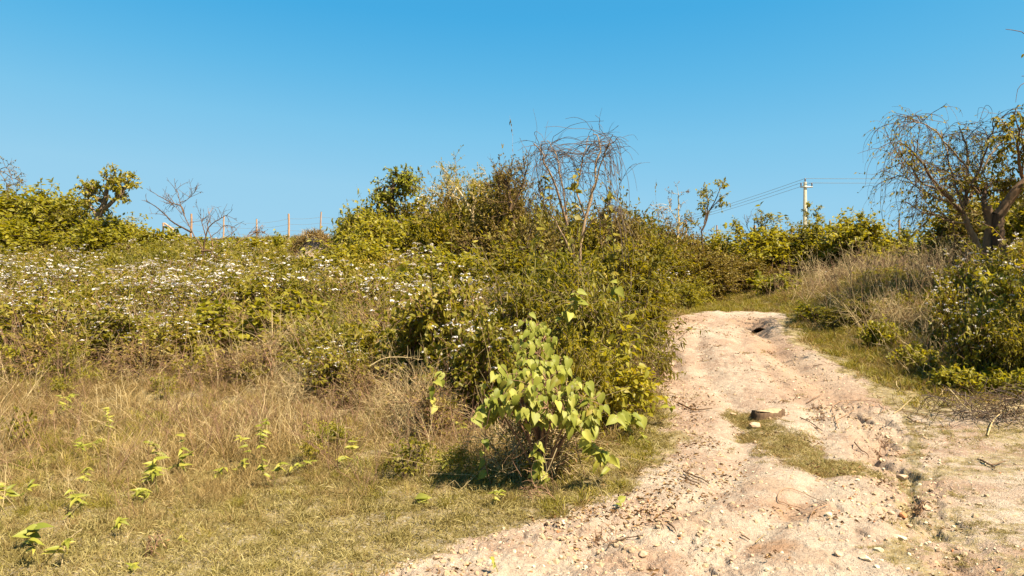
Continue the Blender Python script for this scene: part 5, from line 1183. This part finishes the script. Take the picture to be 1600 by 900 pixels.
def dead_plant(px, py, w, h, label, seed):
    rg = np.random.default_rng(seed); c = gp(px, py); r = tag(empty('dead_plant', c), label, 'dead plant'); mb = MB(); n = 12
    s = grow(np.zeros((n, 3)) + rg.normal(0, w * .2, (n, 3)) * np.array([1, 1, 0]), rg.normal(0, .9, (n, 3)) + np.array([0, 0, .8]), h * rg.uniform(.6, 1.3, n), 7, .08, .25, rg); tubes(mb, s, .004 * np.linspace(1, .4, 7)[None].repeat(n, 0), 3, rg)
    m = 50; p, d = onpath(s[rg.integers(0, n, m)], rg.uniform(.2, 1, m)); q = grow(p, d + rg.normal(0, .8, (m, 3)), h * .35, 4, .1, .2, rg); tubes(mb, q, .002 * np.linspace(1, .4, 4)[None].repeat(m, 0), 3, rg)
    part('stem', mb, M['twig'], r); lf = MB(); p, d = onpath(q, rg.random(m)); leaves(lf, p, rg.normal(0, 1, (m, 3)), rg.uniform(.01, .03, m), LT['dia'], rg=rg); part('foliage', lf, M['litter'], r, kind='stuff')
dead_plant(1372, 712, .25, .16, 'dry dark weed tuft growing in the upper gully', 1)
dead_plant(1383, 695, .25, .14, 'dry reddish weed tuft at the head of the right gully', 2)
dead_plant(1288, 655, .2, .14, 'small dry weed left of the vine coil', 3)
dead_plant(1275, 640, .15, .12, 'tiny dry weed above the vine coil', 4)
dead_plant(1440, 798, .12, .09, 'dry weed tuft beside the dark lump of earth', 5)
dead_plant(1015, 600, .35, .25, 'dry brown weed on the bare soil bank left of the path', 6)
dead_plant(860, 780, .35, .25, 'brown dry weed under the big leaved vine', 7)
dead_plant(940, 840, .3, .13, 'dark dry weed at the grass edge near the bottom of the frame', 8)
dead_plant(248, 865, .2, .12, 'small dark dry tuft in the short grass at the lower left', 9)

def brush_pile():
    rg = np.random.default_rng(19); c = gp(1570, 668); r = tag(empty('brushwood', c), 'pile of cut dry branches and twigs at the right edge beside the path', 'brushwood'); n = 260
    p = np.stack([rg.normal(.15, .42, n), rg.normal(.35, .2, n), rg.uniform(.02, .34, n)], -1); d = rg.normal(0, 1, (n, 3)) * np.array([1, .9, .55])
    s = grow(p - unit(d) * .2, d, rg.uniform(.2, .7, n), 8, .06, .16, rg); s[..., 2] = np.maximum(s[..., 2], .01); mb = MB(); tubes(mb, s[:80], rg.uniform(.003, .006, (80, 1)) * np.linspace(1, .5, 8)[None], 4, rg); part('twig', mb, M['whipbark'], r, kind='stuff')
    for k in range(16):
        m1 = MB(); tubes(m1, s[80 + k][None], np.linspace(.008, .004, 8)[None], 5, rg); part('branch', m1, M['bark' if k % 2 else 'palebark'], r)
    m2 = MB(); tubes(m2, s[96:], np.linspace(.004, .002, 8)[None].repeat(n - 96, 0), 3, rg); part('fine_twig', m2, M['darkbark'], r, kind='stuff')
    big = MB(); tubes(big, spline([gp(1543, 682) - c + np.array([0, 0, .01]), gp(1552, 664) - c + np.array([0, 0, .05]), gp(1572, 652) - c + np.array([0, 0, .10])], 8), np.linspace(.008, .006, 8)[None], 5); part('branch', big, M['palebark'], r)
brush_pile()

# ------------------------------------------------------------------ seedlings with separate leaves in the left foreground
def seedling(px, py, h, n, size, label, mset='bright', slim=True, spread=.5, name='seedling'):
    c = gp(px, py); r = tag(empty(name, c), label, 'plant'); st = MB(); k = max(1, n // 5)
    h *= 1.15; n = int(n * 1.35) if n > 5 else n; size *= .85 * rng.uniform(.8, 1.15); d = rng.normal(0, .4, (k, 3)) + np.array([0, 0, 1.]); s = grow(np.zeros((k, 3)) - np.array([0, 0, .02]), d, h * rng.uniform(.7, 1.2, k), 6, .05, .1); tubes(st, s, .004 * np.linspace(1, .5, 6)[None].repeat(k, 0), 4)
    part('stem', st, M['greenstem'], r)
    for i in range(n):
        j = i % k; t = rng.uniform(.45, 1); p, dd = onpath(s[j:j + 1], np.array([t])); a = rng.random() * 6.28
        leafobj_local(r, SLIM if slim else HEART[mset], p[0], (math.cos(a), math.sin(a) * .6 - .1, rng.uniform(-.35, .35)), (rng.normal(.3, .3), rng.normal(-.6, .25), .9), size * rng.uniform(.65, 1.2))
def leafobj_local(root, meshes, p, d, up, size):
    l = root.location.copy(); return leafobj(root, meshes, np.array(p) + np.array(l), d, up, size)
for a in [
 (248, 778, .26, 14, .12, 'pale green broad leaved seedling in the dry grass at the lower left'), (210, 785, .16, 8, .11, 'low spreading seedling just left of the pale green broad leaved seedling'),
 (270, 745, .3, 10, .10, 'upright leafy seedling behind the pale green broad leaved seedling'), (415, 735, .34, 14, .10, 'tall yellow leaved seedling in the middle of the dry grass'), (428, 765, .25, 12, .08, 'bushy yellow green seedling in front of the tall yellow leaved one'),
 (335, 755, .2, 8, .09, 'small seedling left of the tall yellow leaved one'), (18, 810, .25, 8, .10, 'yellow seedling at the left edge of the frame'), (130, 725, .28, 8, .09, 'thin seedling below the long leaved branch at the left'),
 (130, 800, .2, 12, .09, 'bright yellow green seedling at the lower left in tangled stalks'), (185, 835, .14, 6, .09, 'small bright seedling near the lower left corner'), (570, 740, .25, 10, .085, 'green seedling right of the pale dead twig'),
 (60, 890, .2, 12, .10, 'leafy weed in the bottom left corner'), (205, 880, .12, 6, .07, 'tiny seedling at the bottom edge left of the bare turf'), (125, 760, .2, 9, .09, 'seedling between the lower left tangle and the thin one'), (290, 850, .1, 6, .06, 'tiny seedling beside the small dark dry tuft'),
 (645, 745, .2, 8, .07, 'yellowish seedling at the left foot of the centre bushes'), (720, 690, .3, 12, .085, 'broad leaved yellow green plant at the left foot of the big leaved vine'), (770, 790, .14, 10, .06, 'bright yellow seedling below the hanging vine runner'),
 (780, 895, .1, 5, .05, 'tiny yellow seedling growing in the bare soil at the bottom edge'), (160, 690, .3, 9, .08, 'slender green weed left of centre in the dry grass')]:
    seedling(*a)
for a in [(255, 738, .3, 12, .10, 'leafy seedling above the pale green broad leaved one'), (405, 712, .3, 10, .09, 'bright seedling standing behind the tall yellow leaved one'), (440, 745, .26, 10, .085, 'bright seedling just right of the tall yellow leaved one'),
          (370, 745, .2, 8, .08, 'seedling midway between the small one and the tall yellow leaved one'), (90, 650, .3, 12, .10, 'leafy shoot under the long leaved branch at the left'), (230, 765, .22, 10, .10, 'broad leaved seedling touching the pale green one on its left'),
          (120, 712, .25, 8, .08, 'seedling above the thin one at the left'), (30, 790, .2, 10, .08, 'leafy weed above the yellow seedling at the left edge'), (100, 815, .2, 12, .08, 'bushy little weed in the lower left tangle'), (500, 690, .2, 6, .06, 'sparse seedling left of the pale dead twig'),
          (700, 735, .2, 10, .07, 'small leafy weed at the foot of the shaded shrub'), (1010, 700, .2, 8, .07, 'small green weed on the grass strip beside the left path edge')]:
    seedling(*a)
seedling(30, 862, .16, 6, .10, 'big round grey green leaved plant at the left edge near the bottom', 'vine', False)
seedling(660, 790, .12, 5, .10, 'three big round leaves of a young plant left of the big leaved vine', 'vine', False)
seedling(971, 797, .08, 2, .08, 'two round pale leaves standing in the grass at the path edge', 'vine', False)
sprig([(40, 662), (62, 655), (85, 645), (110, 640), (135, 632)], 8.3, 'long leaved light branch arching over the dry grass at the left', .13, 14, slim=True, name='leafy_branch', cat='branch')

# tall pale dead stems standing in the grass and weeds
for i, (pts, Y, rr, mt, lb) in enumerate([
 ([(183, 700), (182, 640), (181, 600)], 8.2, .006, 'palebark', 'pair of tall pale straws in the left dry grass, right one'), ([(157, 690), (153, 640), (150, 600)], 8.2, .005, 'palebark', 'pair of tall pale straws in the left dry grass, left one'),
 ([(100, 552), (88, 530), (75, 512), (70, 505)], 10.4, .012, 'palebark', 'thick pale dead stem leaning left in the weeds at the left'), ([(424, 560), (425, 520), (425, 485)], 10.6, .011, 'palebark', 'upright pale dead stem in the middle weeds'), ([(437, 545), (438, 500), (440, 470)], 11, .007, 'palebark', 'thinner pale stem right of the upright pale dead stem'),
 ([(548, 745), (540, 710), (534, 670), (530, 640)], 7.2, .008, 'palebark', 'pale dead twig standing left of the green seedling'), ([(658, 765), (648, 740), (645, 712), (628, 700)], 6.5, .007, 'palebark', 'grey forked twig above the three big round leaves'),
 ([(578, 572), (600, 560), (625, 558), (650, 560)], 8.6, .008, 'palebark', 'arched pale dry stem over the twig heap'), ([(500, 590), (480, 560), (455, 515)], 9.6, .006, 'twig', 'long thin stem leaning left across the middle weeds'), ([(320, 665), (360, 630), (400, 590)], 8.5, .005, 'palebark', 'long pale straw leaning right across the middle dry grass'),
 ([(95, 900), (98, 870), (105, 845), (130, 825)], 4.3, .005, 'palebark', 'bent pale straw at the bottom left corner'), ([(52, 885), (75, 850), (105, 805)], 4.6, .004, 'palebark', 'long straw leaning right at the bottom left'), ([(700, 680), (672, 665), (650, 650)], 7.6, .006, 'palebark', 'dry stick poking left from the twig heap'),
 ([(870, 700), (858, 730), (846, 752)], 5.6, .005, 'palebark', 'pale hanging twig under the big leaved vine'), ([(812, 690), (800, 715), (815, 745)], 5.6, .004, 'twig', 'thin hanging stem under the left half of the big leaved vine'), ([(898, 690), (905, 715), (915, 745)], 5.7, .004, 'twig', 'thin hanging stem under the right half of the big leaved vine')]):
    q = np.array([P(a, b, Y) for a, b in pts]); s = spline(q, 12); o0 = s[0].copy(); mb = MB(); tubes(mb, s - o0, np.linspace(rr, rr * .5, 12)[None], 5)
    for k in range(5):
        j = rng.integers(3, 11); q = grow((s - o0)[j:j + 1], (s[j] - s[j - 1])[None] * 6 + rng.normal(0, .5, (1, 3)), rng.uniform(.06, .2), 5, .0, .15); tubes(mb, q, np.linspace(rr * .4, rr * .2, 5)[None], 3)
    tag(obj('dry_weed', mb.mesh('dry_weed', M[mt]), None, o0), lb, 'dry weed')
